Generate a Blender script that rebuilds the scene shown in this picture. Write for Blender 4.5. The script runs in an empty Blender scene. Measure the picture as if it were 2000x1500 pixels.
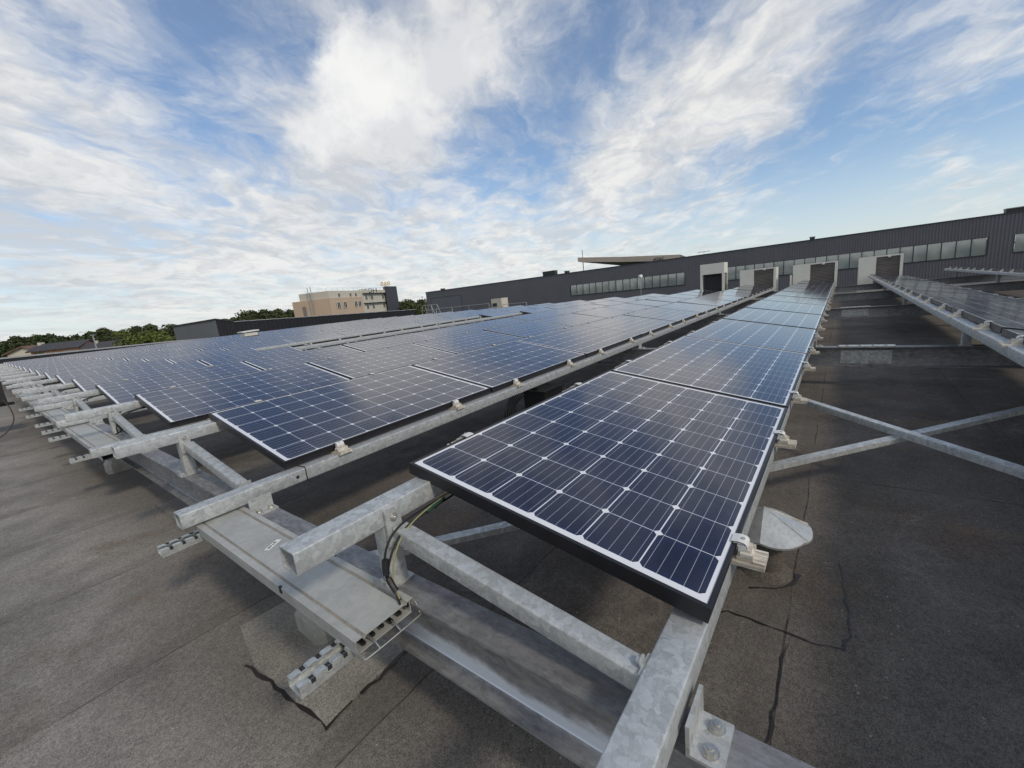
import bpy, math, random
from mathutils import Vector, Matrix

# ------------------------------------------------------------------ camera, sky, sun, exposure
S = bpy.context.scene
COL = S.collection
CAM = Vector((-0.850859, -0.192916, 0.703161))
RR = Matrix(((0.60175065, -0.79200298, -0.10308947), (-0.2217072, -0.04164156, -0.97422374), (0.7672953, 0.60909545, -0.2006506)))
F = 822.53
cd = bpy.data.cameras.new('camera')
cam = bpy.data.objects.new('camera', cd)
COL.objects.link(cam)
cd.sensor_width = 36.0
cd.lens = 36.0 * F / 2000.0
cd.clip_start = 0.02
cd.clip_end = 3000
r, d, f = RR[0], RR[1], RR[2]
cam.matrix_world = Matrix(((r[0], -d[0], -f[0], CAM[0]), (r[1], -d[1], -f[1], CAM[1]), (r[2], -d[2], -f[2], CAM[2]), (0, 0, 0, 1)))
S.camera = cam
S.view_settings.view_transform = 'Standard'
S.view_settings.look = 'None'
S.view_settings.gamma = 1.0
S.view_settings.exposure = 0.18


def ray(x, y):
    return (r * ((x - 1000) / F) + d * ((y - 750) / F) + f)


def at(x, y, D):
    """world point seen at photo pixel (x, y), D metres deep"""
    return CAM + ray(x, y) * D


SUN_DIR = Vector((-0.10, -0.74, 0.62)).normalized()     # towards the sun: behind the camera, to the right
sun_elev = math.asin(SUN_DIR.z)
sd = bpy.data.lights.new('sun', 'SUN')
sd.energy = 1.35
sd.angle = math.radians(7)
sd.color = (1.0, 0.90, 0.76)
so = bpy.data.objects.new('sun', sd)
COL.objects.link(so)
so.rotation_euler = SUN_DIR.to_track_quat('Z', 'Y').to_euler()
so.location = (-10, -20, 30)


class NT:
    """small helper to wire shader nodes"""
    def __init__(s, tree):
        s.t = tree
        s.n = tree.nodes
        s.l = tree.links

    def new(s, kind, **kw):
        n = s.n.new(kind)
        for k, v in kw.items():
            setattr(n, k, v)
        return n

    def put(s, sock, v):
        if hasattr(v, 'is_output') or isinstance(v, bpy.types.NodeSocket):
            s.l.new(v, sock)
        else:
            if sock.type == 'RGBA' and len(v) == 3:
                v = (*v, 1)
            sock.default_value = v

    def math(s, op, a, b=0.0, c=None, clamp=False):
        n = s.new('ShaderNodeMath', operation=op, use_clamp=clamp)
        s.put(n.inputs[0], a)
        s.put(n.inputs[1], b)
        if c is not None:
            s.put(n.inputs[2], c)
        return n.outputs[0]

    def vmath(s, op, a, b=None, scale=None):
        n = s.new('ShaderNodeVectorMath', operation=op)
        s.put(n.inputs[0], a)
        if b is not None:
            s.put(n.inputs[1], b)
        if scale is not None:
            s.put(n.inputs['Scale'], scale)
        return n.outputs['Value'] if op in ('DOT_PRODUCT', 'LENGTH', 'DISTANCE') else n.outputs[0]

    def noise(s, vec, scale, detail=3.0, rough=0.5, dist=0.0, out='Fac', dims='3D'):
        n = s.new('ShaderNodeTexNoise', noise_dimensions=dims)
        if vec is not None:
            s.put(n.inputs['Vector'], vec)
        n.inputs['Scale'].default_value = scale
        n.inputs['Detail'].default_value = detail
        n.inputs['Roughness'].default_value = rough
        n.inputs['Distortion'].default_value = dist
        return n.outputs[out]

    def ramp(s, v, lo, hi, a=0.0, b=1.0, smooth=True):
        n = s.new('ShaderNodeMapRange', interpolation_type='SMOOTHSTEP' if smooth else 'LINEAR')
        s.put(n.inputs[0], v)
        for i, x in enumerate((lo, hi, a, b)):
            s.put(n.inputs[i + 1], x)
        return n.outputs[0]

    def mix(s, fac, a, b, kind='MIX'):
        n = s.new('ShaderNodeMix', data_type='RGBA', blend_type=kind)
        s.put(n.inputs['Factor'], fac)
        s.put(n.inputs[6], a)
        s.put(n.inputs[7], b)
        return n.outputs[2]

    def xyz(s, v):
        n = s.new('ShaderNodeSeparateXYZ')
        s.put(n.inputs[0], v)
        return n.outputs

    def vec(s, x, y, z):
        n = s.new('ShaderNodeCombineXYZ')
        for i, v in enumerate((x, y, z)):
            s.put(n.inputs[i], v)
        return n.outputs[0]


def build_world():
    w = bpy.data.worlds.new('World')
    S.world = w
    w.use_nodes = True
    N = NT(w.node_tree)
    N.n.clear()
    sky = N.new('ShaderNodeTexSky', sky_type='NISHITA')
    sky.sun_disc = False
    sky.sun_elevation = sun_elev
    sky.sun_rotation = math.atan2(SUN_DIR.x, SUN_DIR.y)
    sky.air_density = 1.0
    sky.dust_density = 0.6
    sky.ozone_density = 2.2
    tc = N.new('ShaderNodeTexCoord')
    D = N.vmath('NORMALIZE', tc.outputs['Generated'])
    X, Y, Z = N.xyz(D)
    zz = N.math('MAXIMUM', Z, 0.0)
    inv = N.math('DIVIDE', 1.0, N.math('ADD', zz, 0.15))
    px, py = N.math('MULTIPLY', X, inv), N.math('MULTIPLY', Y, inv)
    a = math.radians(30)                      # the wind direction the streaks follow
    sx = N.math('ADD', N.math('MULTIPLY', px, math.cos(a)), N.math('MULTIPLY', py, math.sin(a)))
    sy = N.math('SUBTRACT', N.math('MULTIPLY', py, math.cos(a)), N.math('MULTIPLY', px, math.sin(a)))
    P0 = N.vec(N.math('MULTIPLY', sx, 0.8), sy, 0.0)
    wob = N.vmath('SUBTRACT', N.noise(P0, 1.4, 3, 0.55, out='Color'), (0.5, 0.5, 0.5))
    wob2 = N.vmath('SUBTRACT', N.noise(P0, 4.5, 4, 0.6, out='Color'), (0.5, 0.5, 0.5))
    W = N.vmath('ADD', N.vmath('SCALE', wob, scale=0.55), N.vmath('SCALE', wob2, scale=0.20))
    Pw = N.vmath('ADD', P0, W)
    Pc = N.vmath('ADD', N.vec(N.math('MULTIPLY', sx, 0.30), sy, 3.7), N.vmath('SCALE', W, scale=0.8))
    big = N.noise(Pw, 1.5, 3, 0.5)
    puff = N.noise(Pw, 5.3, 12, 0.60)
    stre = N.noise(Pc, 3.6, 10, 0.62)
    n = N.math('ADD', N.math('MULTIPLY', big, 0.30), N.math('ADD', N.math('MULTIPLY', puff, 0.50), N.math('MULTIPLY', stre, 0.30)))

    def total(banks):
        cov = None
        for (v, k, amp) in banks:
            g = N.math('MULTIPLY', N.math('POWER', N.math('MAXIMUM', N.vmath('DOT_PRODUCT', D, v), 0.0), k), amp)
            cov = g if cov is None else N.math('ADD', cov, g)
        return cov
    # where the cloud banks and the blue gaps stand in the sky (directions); two unseen ones serve reflections and ambient light
    cov = total(SKY_BANKS)
    dens = N.math('ADD', n, cov)
    mask = N.ramp(dens, 0.43, 0.77)
    thin = N.ramp(N.math('ADD', N.math('MULTIPLY', stre, 0.6), N.math('MULTIPLY', cov, 0.5)), 0.27, 0.46, 0.0, 0.34)
    mask = N.math('MAXIMUM', mask, thin)
    # heaped cumulus: a lumpier, brighter cloud within the main bank
    Dw = N.vmath('ADD', D, N.vmath('SCALE', N.vmath('SUBTRACT', N.noise(D, 9.0, 4, 0.6, out='Color'), (0.5, 0.5, 0.5)), scale=0.07))
    lump = N.noise(Dw, 7.0, 10, 0.60)
    cmask = N.ramp(N.math('ADD', total(SKY_HEAPS), N.math('MULTIPLY', lump, 1.15)), 0.84, 1.11)
    # grey undersides
    sh = N.math('ADD', N.math('MULTIPLY', N.noise(N.vmath('ADD', Pw, (0.07, 0.12, 0.0)), 6.6, 9, 0.60), 0.55), N.math('MULTIPLY', N.noise(N.vmath('ADD', Pc, (0.11, 0.23, 5.0)), 2.6, 8, 0.6), 0.45))
    shade = N.ramp(N.math('ADD', sh, N.math('MULTIPLY', dens, 0.12)), 0.44, 0.70)
    greys = total(SKY_GREYS)
    shade = N.math('SUBTRACT', shade, greys, clamp=True)
    ccol = N.mix(shade, SKY_GREY, SKY_WHITE)
    csh = N.ramp(N.math('SUBTRACT', N.noise(N.vmath('ADD', Dw, (0.03, -0.02, 0.06)), 6.0, 7, 0.55), N.math('MULTIPLY', greys, 0.25)), 0.32, 0.60)
    cc2 = N.mix(csh, SKY_CUM_LO, SKY_CUM_HI)
    base = N.mix(1.0, sky.outputs[0], SKY_TINT, 'MULTIPLY')
    haze = N.ramp(Z, -0.02, 0.24, 0.72, 0.09)
    base = N.mix(haze, base, SKY_HAZE)
    out = N.mix(N.math('MULTIPLY', mask, 0.94), base, ccol)
    out = N.mix(N.math('MULTIPLY', cmask, 0.95), out, cc2)
    bg = N.new('ShaderNodeBackground')
    N.l.new(out, bg.inputs[0])
    bg.inputs[1].default_value = 0.10
    o = N.new('ShaderNodeOutputWorld')
    N.l.new(bg.outputs[0], o.inputs[0])
    w.cycles.sampling_method = 'MANUAL'
    w.cycles.sample_map_resolution = 1024


def bank(x, y, rad, amp):
    v = ray(x, y).normalized()
    c = abs(v.dot(f.normalized()))
    sig = rad * c * c / F
    return (tuple(v), 1.0 / (sig * sig), amp)


SKY_TINT = (0.98, 1.10, 1.20)
SKY_GREY = (5.4, 5.6, 5.85)
SKY_WHITE = (7.95, 7.85, 7.6)
SKY_CUM_LO = (6.4, 6.55, 6.8)
SKY_CUM_HI = (8.3, 8.25, 8.1)
SKY_HAZE = (6.4, 6.9, 7.15)
SKY_BANKS = [bank(*q) for q in (
    (860, 120, 220, 0.11), (600, 270, 130, 0.08), (980, 40, 160, 0.05),
    (40, 180, 180, 0.11), (100, 400, 240, 0.10), (420, 430, 230, 0.11), (780, 490, 220, 0.09), (1050, 430, 200, 0.09), (640, 330, 130, 0.06),
    (1240, 230, 190, 0.13), (1540, 120, 180, 0.12), (1880, 120, 120, 0.09), (1450, 220, 140, 0.05), (1850, 295, 55, 0.13), (1760, 330, 45, 0.06), (1900, 385, 70, 0.09), (1500, 400, 70, 0.06),
    (480, 120, 140, -0.13), (330, 230, 110, -0.12), (130, 120, 70, -0.05), (250, 350, 60, -0.05), (520, 290, 80, -0.14), (170, 40, 150, 0.05), (110, 245, 55, -0.12),
    (1130, 70, 105, -0.22), (1030, 300, 85, -0.20), (1700, 330, 170, -0.12), (1960, 240, 110, -0.12), (1560, 400, 170, -0.08),
    (930, 330, 90, -0.12), (1250, 470, 110, -0.04), (1500, 310, 70, -0.06), (1650, 190, 60, -0.10), (730, 395, 60, -0.08))]
SKY_BANKS += [(tuple(Vector((0.36, 0.28, 0.89)).normalized()), 7.0, -0.16), (tuple(Vector((-0.6, -0.55, 0.58)).normalized()), 2.5, 0.16)]  # unseen blue gap for panel reflections, and cloud bank added to warm ambient light
SKY_HEAPS = [bank(*q) for q in (
    (710, 130, 70, 0.38), (780, 180, 95, 0.38), (880, 130, 110, 0.30), (590, 265, 60, 0.36), (680, 270, 70, 0.30), (960, 60, 110, 0.24))]
SKY_GREYS = [bank(*q) for q in (
    (60, 480, 160, 0.45), (300, 480, 120, 0.2), (640, 350, 110, 0.45), (820, 300, 100, 0.35), (820, 40, 90, 0.35), (1100, 170, 80, 0.3))]
build_world()

# ------------------------------------------------------------------ mesh helpers
rnd = random.Random(7)


class MB:
    def __init__(s):
        s.v = []
        s.f = []
        s.m = []

    def add(s, vs, fs, mi=0):
        o = len(s.v)
        s.v += [tuple(p) for p in vs]
        s.f += [tuple(i + o for i in q) for q in fs]
        s.m += [mi] * len(fs)
        return s

    def quad(s, a, b, c, e, mi=0):
        return s.add([a, b, c, e], [(0, 1, 2, 3)], mi)

    def box(s, x0, x1, y0, y1, z0, z1, mi=0):
        vs = [(x, y, z) for z in (z0, z1) for y in (y0, y1) for x in (x0, x1)]
        return s.add(vs, [(0, 2, 3, 1), (4, 5, 7, 6), (0, 1, 5, 4), (2, 6, 7, 3), (0, 4, 6, 2), (1, 3, 7, 5)], mi)

    def obox(s, c, ax, ay, az, hx, hy, hz, mi=0):
        c = Vector(c)
        vs = [c + ax * (sx * hx) + ay * (sy * hy) + az * (sz * hz) for sz in (-1, 1) for sy in (-1, 1) for sx in (-1, 1)]
        return s.add(vs, [(0, 2, 3, 1), (4, 5, 7, 6), (0, 1, 5, 4), (2, 6, 7, 3), (0, 4, 6, 2), (1, 3, 7, 5)], mi)

    def prism(s, prof, p0, p1, up=(0, 0, 1), mi=0, caps=True, closed=True):
        """profile (a, b): a across, b along up; swept from p0 to p1"""
        p0, p1 = Vector(p0), Vector(p1)
        t = (p1 - p0).normalized()
        u = Vector(up)
        u = (u - t * u.dot(t)).normalized()
        w = t.cross(u)
        n = len(prof)
        vs = [p + w * a + u * b for p in (p0, p1) for a, b in prof]
        m = n if closed else n - 1
        fs = [(i, (i + 1) % n, n + (i + 1) % n, n + i) for i in range(m)]
        if caps and closed:
            fs += [tuple(range(n - 1, -1, -1)), tuple(range(n, 2 * n))]
        return s.add(vs, fs, mi)

    def hollow(s, w, h, t, rad, p0, p1, up=(0, 0, 1), mi=0):
        """hollow rounded rectangular tube with open ends"""
        def rr(w, h, rad):
            out = []
            for cx, cy, a0 in ((w / 2 - rad, h / 2 - rad, 0), (-w / 2 + rad, h / 2 - rad, 90), (-w / 2 + rad, -h / 2 + rad, 180), (w / 2 - rad, -h / 2 + rad, 270)):
                for k in range(4):
                    a = math.radians(a0 + 30 * k)
                    out.append((cx + rad * math.cos(a), cy + rad * math.sin(a)))
            return out
        o, i = rr(w, h, rad), rr(w - 2 * t, h - 2 * t, max(rad - t, 0.001))
        s.prism(o, p0, p1, up, mi, caps=False)
        s.prism(i[::-1], p0, p1, up, mi, caps=False)
        p0, p1 = Vector(p0), Vector(p1)
        tt = (p1 - p0).normalized()
        u = Vector(up)
        u = (u - tt * u.dot(tt)).normalized()
        wv = tt.cross(u)
        n = len(o)
        for p, flip in ((p0, True), (p1, False)):
            vs = [p + wv * a + u * b for a, b in o] + [p + wv * a + u * b for a, b in i]
            fs = [(k, (k + 1) % n, n + (k + 1) % n, n + k) for k in range(n)]
            if flip:
                fs = [q[::-1] for q in fs]
            s.add(vs, fs, mi)
        return s

    def cyl(s, p0, p1, r0, r1=None, n=12, mi=0, caps=True):
        r1 = r0 if r1 is None else r1
        p0, p1 = Vector(p0), Vector(p1)
        t = (p1 - p0).normalized()
        u = t.orthogonal().normalized()
        w = t.cross(u)
        vs = [p + (u * math.cos(2 * math.pi * k / n) + w * math.sin(2 * math.pi * k / n)) * q for p, q in ((p0, r0), (p1, r1)) for k in range(n)]
        fs = [(k, (k + 1) % n, n + (k + 1) % n, n + k) for k in range(n)]
        if caps:
            fs += [tuple(range(n - 1, -1, -1)), tuple(range(n, 2 * n))]
        return s.add(vs, fs, mi)

    def tube(s, pts, rad, n=8, mi=0, sub=6):
        """smooth cable through points (Catmull-Rom)"""
        pts = [Vector(p) for p in pts]
        q = [pts[0] * 2 - pts[1]] + pts + [pts[-1] * 2 - pts[-2]]
        path = []
        for i in range(1, len(q) - 2):
            for k in range(sub):
                t = k / sub
                a, b, c, e = q[i - 1], q[i], q[i + 1], q[i + 2]
                path.append(0.5 * ((2 * b) + (c - a) * t + (2 * a - 5 * b + 4 * c - e) * t * t + (3 * b - a - 3 * c + e) * t ** 3))
        path.append(pts[-1])
        vs, fs = [], []
        u = None
        for i, p in enumerate(path):
            t = (path[min(i + 1, len(path) - 1)] - path[max(i - 1, 0)]).normalized()
            u = t.orthogonal().normalized() if u is None else (u - t * u.dot(t)).normalized()
            w = t.cross(u)
            vs += [p + (u * math.cos(2 * math.pi * k / n) + w * math.sin(2 * math.pi * k / n)) * rad for k in range(n)]
        for i in range(len(path) - 1):
            fs += [(i * n + k, i * n + (k + 1) % n, (i + 1) * n + (k + 1) % n, (i + 1) * n + k) for k in range(n)]
        fs += [tuple(range(n - 1, -1, -1)), tuple(range((len(path) - 1) * n, len(path) * n))]
        return s.add(vs, fs, mi)

    def mesh(s, name, mats, smooth=False):
        me = bpy.data.meshes.new(name)
        me.from_pydata(s.v, [], s.f)
        for m in (mats if isinstance(mats, (list, tuple)) else [mats]):
            me.materials.append(m)
        me.polygons.foreach_set('material_index', s.m)
        if smooth:
            me.polygons.foreach_set('use_smooth', [True] * len(s.f))
            me.set_sharp_from_angle(angle=math.radians(35))
        me.validate()
        me.update()
        return me


def link(name, data, parent=None, loc=None, rot=None):
    o = bpy.data.objects.new(name, data)
    COL.objects.link(o)
    if parent is not None:
        o.parent = parent
    if loc is not None:
        o.location = loc
    if rot is not None:
        o.rotation_euler = rot
    return o


def build(name, mb, mats, parent=None, loc=None, rot=None, smooth=False):
    return link(name, mb.mesh(name, mats, smooth), parent, loc, rot)


def tag(o, label, cat, group=None):
    o['label'] = label
    o['category'] = cat
    if group:
        o['group'] = group
    return o


def thing(name, label, cat, loc=(0, 0, 0), group=None, rot=None):
    return tag(link(name, None, None, loc, rot), label, cat, group)


def structure(o):
    o['kind'] = 'structure'
    return o


def copy_tree(o, parent=None):
    c = o.copy()
    COL.objects.link(c)
    if parent is not None:
        c.parent = parent
    for ch in list(o.children):
        copy_tree(ch, c)
    return c


ORD = ['first', 'second', 'third', 'fourth', 'fifth', 'sixth', 'seventh', 'eighth', 'ninth', 'tenth', 'eleventh', 'twelfth',
       'thirteenth', 'fourteenth', 'fifteenth', 'sixteenth', 'seventeenth', 'eighteenth', 'nineteenth', 'twentieth']

# ------------------------------------------------------------------ materials


def material(name):
    m = bpy.data.materials.new(name)
    m.use_nodes = True
    N = NT(m.node_tree)
    N.n.clear()
    b = N.new('ShaderNodeBsdfPrincipled')
    o = N.new('ShaderNodeOutputMaterial')
    N.l.new(b.outputs[0], o.inputs[0])
    return m, N, b


def bump(N, b, h, dist, strength=1.0):
    n = N.new('ShaderNodeBump')
    n.inputs['Strength'].default_value = strength
    n.inputs['Distance'].default_value = dist
    N.l.new(h, n.inputs['Height'])
    N.l.new(n.outputs[0], b.inputs['Normal'])


def plain(name, col, rough=0.6, metal=0.0, var=0.12, scale=3.0, spec=0.5):
    """painted or moulded surface with a little dirt and unevenness"""
    m, N, b = material(name)
    tc = N.new('ShaderNodeTexCoord').outputs['Object']
    n = N.math('ADD', N.math('MULTIPLY', N.noise(tc, scale, 5, 0.6), 0.6), N.math('MULTIPLY', N.noise(tc, scale * 9, 4, 0.6), 0.4))
    k = N.ramp(n, 0.3, 0.7, 1 - var, 1 + var)
    c = N.mix(1.0, col, N.vec(k, k, k), 'MULTIPLY')
    N.l.new(c, b.inputs['Base Color'])
    N.put(b.inputs['Roughness'], N.ramp(n, 0.3, 0.7, rough - 0.07, min(rough + 0.07, 1)))
    b.inputs['Metallic'].default_value = metal
    b.inputs['Specular IOR Level'].default_value = spec
    return m


def galvanised(name, c0, c1, cell=26.0, metal=0.55, rough=0.46, stretch=(1, 1, 1), drip=0.0):
    m, N, b = material(name)
    geo = N.new('ShaderNodeNewGeometry').outputs['Position']
    p = N.vmath('MULTIPLY', geo, stretch)
    w = N.vmath('SCALE', N.vmath('SUBTRACT', N.noise(p, 30, 3, 0.6, out='Color'), (0.5, 0.5, 0.5)), scale=0.035)
    vo = N.new('ShaderNodeTexVoronoi', feature='F1')
    N.put(vo.inputs['Vector'], N.vmath('ADD', p, w))
    vo.inputs['Scale'].default_value = cell
    vo2 = N.new('ShaderNodeTexVoronoi', feature='F1')
    N.put(vo2.inputs['Vector'], N.vmath('ADD', p, w))
    vo2.inputs['Scale'].default_value = cell * 2.6
    g = N.xyz(vo.outputs['Color'])[0]
    g2 = N.xyz(vo2.outputs['Color'])[1]
    big = N.noise(geo, 2.2, 4, 0.6)
    fine = N.noise(geo, 160, 3, 0.7)
    mid = N.noise(p, 34, 5, 0.65)
    k = N.math('ADD', N.math('MULTIPLY', g, 0.30), N.math('ADD', N.math('MULTIPLY', g2, 0.16), N.math('ADD', N.math('MULTIPLY', big, 0.26), N.math('ADD', N.math('MULTIPLY', mid, 0.20), N.math('MULTIPLY', fine, 0.12)))))
    col = N.mix(N.ramp(k, 0.25, 0.80), c0, c1)
    # pale zinc blooms and a few rusty or dark specks
    bloom = N.ramp(N.noise(N.vmath('ADD', p, (3.1, 1.7, 0.4)), 15, 5, 0.65), 0.60, 0.74)
    col = N.mix(N.math('MULTIPLY', bloom, 0.35), col, (0.62, 0.64, 0.63))
    speck = N.ramp(N.noise(geo, 55, 4, 0.6), 0.70, 0.78)
    col = N.mix(N.math('MULTIPLY', speck, 0.3), col, (0.12, 0.11, 0.10))
    N.l.new(col, b.inputs['Base Color'])
    b.inputs['Metallic'].default_value = metal
    N.put(b.inputs['Roughness'], N.ramp(k, 0.2, 0.85, rough + 0.12, rough - 0.10))
    bump(N, b, N.math('ADD', N.math('MULTIPLY', fine, 0.5), k), 0.0006, 0.6)
    return m


M = {}
M['galv'] = galvanised('galvanised_steel', (0.36, 0.375, 0.372), (0.60, 0.618, 0.612), cell=52, metal=0.35, rough=0.52)
M['strut'] = galvanised('galvanised_strut', (0.35, 0.36, 0.352), (0.57, 0.585, 0.572), cell=48, metal=0.35, rough=0.54)
M['bolt'] = plain('zinc_bolt', (0.55, 0.54, 0.50), 0.35, 0.8, 0.15, 40)
M['grime'] = plain('grimy_tray_groove', (0.31, 0.29, 0.25), 0.7, 0.1, 0.3, 12)
M['tray'] = plain('tray_sheet_steel', (0.43, 0.43, 0.40), 0.58, 0.2, 0.18, 4)
M['slot'] = galvanised('slotted_steel', (0.42, 0.44, 0.43), (0.66, 0.68, 0.66), cell=60, rough=0.4)
M['clamp'] = plain('clamp_alloy', (0.70, 0.69, 0.66), 0.5, 0.0, 0.10, 30)


def dirty_alloy():
    m, N, b = material('weathered_clamp_base')
    tc = N.new('ShaderNodeTexCoord').outputs['Object']
    s = N.vmath('MULTIPLY', tc, (60.0, 9.0, 30.0))
    n = N.noise(s, 1.0, 5, 0.65)
    col = N.mix(N.ramp(n, 0.35, 0.7), (0.72, 0.68, 0.59), (0.30, 0.25, 0.19))
    N.l.new(col, b.inputs['Base Color'])
    b.inputs['Roughness'].default_value = 0.6
    return m


M['base'] = dirty_alloy()
M['frame'] = plain('black_anodised_frame', (0.012, 0.011, 0.013), 0.38, 0.0, 0.2, 20)
M['under'] = plain('backsheet', (0.30, 0.30, 0.31), 0.6)
M['cable'] = plain('black_cable', (0.012, 0.012, 0.013), 0.5)
M['earth'] = plain('green_yellow_wire', (0.30, 0.29, 0.14), 0.5)
M['green'] = plain('green_sleeve', (0.012, 0.055, 0.035), 0.5)
M['white'] = plain('white_sheet_metal', (0.70, 0.68, 0.60), 0.5, 0.0, 0.07, 1.2)
M['label'] = plain('paper_label', (0.75, 0.75, 0.70), 0.6)
M['ink'] = plain('label_ink', (0.06, 0.06, 0.06), 0.6)
M['dark'] = plain('dark_tab_and_hole_shade', (0.025, 0.025, 0.026), 0.7)  # near-black tray tabs; elsewhere the colour stands for shade inside holes and openings
M['tar'] = plain('tar_bead', (0.026, 0.022, 0.019), 0.4, 0, 0.25, 25)
M['conc'] = plain('weathered_zinc_upstand', (0.33, 0.315, 0.28), 0.65, 0.1, 0.25, 14)
M['zinc'] = plain('pale_zinc_cap', (0.56, 0.57, 0.545), 0.42, 0.6, 0.2, 9)
M['clad'] = plain('dark_grey_cladding', (0.118, 0.120, 0.134), 0.5, 0.0, 0.10, 0.25)
M['clad2'] = plain('black_cladding', (0.010, 0.010, 0.013), 0.5, 0.0, 0.15, 0.4)
M['shedgrey'] = plain('mid_grey_cladding', (0.13, 0.135, 0.14), 0.55, 0.0, 0.08, 0.5)
M['edge'] = plain('roof_edge_trim', (0.03, 0.035, 0.034), 0.5)
M['paleedge'] = plain('pale_coping', (0.34, 0.35, 0.36), 0.5, 0.2)
M['winframe'] = plain('window_frame', (0.025, 0.027, 0.03), 0.45)
M['canopy'] = plain('taupe_fascia', (0.30, 0.265, 0.225), 0.6)
M['rail'] = plain('handrail_steel', (0.42, 0.42, 0.40), 0.45, 0.4)
M['cream'] = plain('cream_render', (0.58, 0.53, 0.44), 0.85, 0, 0.06, 0.2)
M['salmon'] = plain('salmon_render', (0.54, 0.40, 0.29), 0.85, 0, 0.06, 0.2)
M['tower'] = plain('dark_tower_cladding', (0.05, 0.05, 0.06), 0.6)
M['yellow'] = plain('yellow_sign_letters', (0.62, 0.36, 0.03), 0.5)
M['brick'] = plain('orange_render', (0.62, 0.30, 0.17), 0.85)
M['tile'] = plain('brown_roof_tiles', (0.17, 0.095, 0.075), 0.85, 0, 0.2, 1)
M['slate'] = plain('dark_roof_tiles', (0.06, 0.057, 0.06), 0.8, 0, 0.2, 1)
M['trunk'] = plain('bark', (0.07, 0.05, 0.035), 0.9)
M['ground'] = plain('grass_ground', (0.06, 0.075, 0.03), 0.95, 0, 0.3, 0.05)


def louvre_mat():
    m, N, b = material('brown_louvre')
    tc = N.new('ShaderNodeNewGeometry').outputs['Position']
    n = N.noise(N.vmath('MULTIPLY', tc, (1, 1, 6)), 3, 4, 0.6)
    N.l.new(N.mix(N.ramp(n, 0.3, 0.7), (0.185, 0.165, 0.147), (0.24, 0.213, 0.19)), b.inputs['Base Color'])
    b.inputs['Roughness'].default_value = 0.6
    return m


M['louvre'] = louvre_mat()


def glass_mat():
    m, N, b = material('window_glass')
    tc = N.new('ShaderNodeNewGeometry').outputs['Position']
    n = N.noise(tc, 0.7, 2, 0.5)
    N.l.new(N.mix(N.ramp(n, 0.3, 0.7), (0.22, 0.255, 0.24), (0.30, 0.33, 0.30)), b.inputs['Base Color'])
    b.inputs['Roughness'].default_value = 0.06
    b.inputs['Specular IOR Level'].default_value = 1.0
    b.inputs['IOR'].default_value = 2.0
    return m


M['glass'] = glass_mat()


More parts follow.
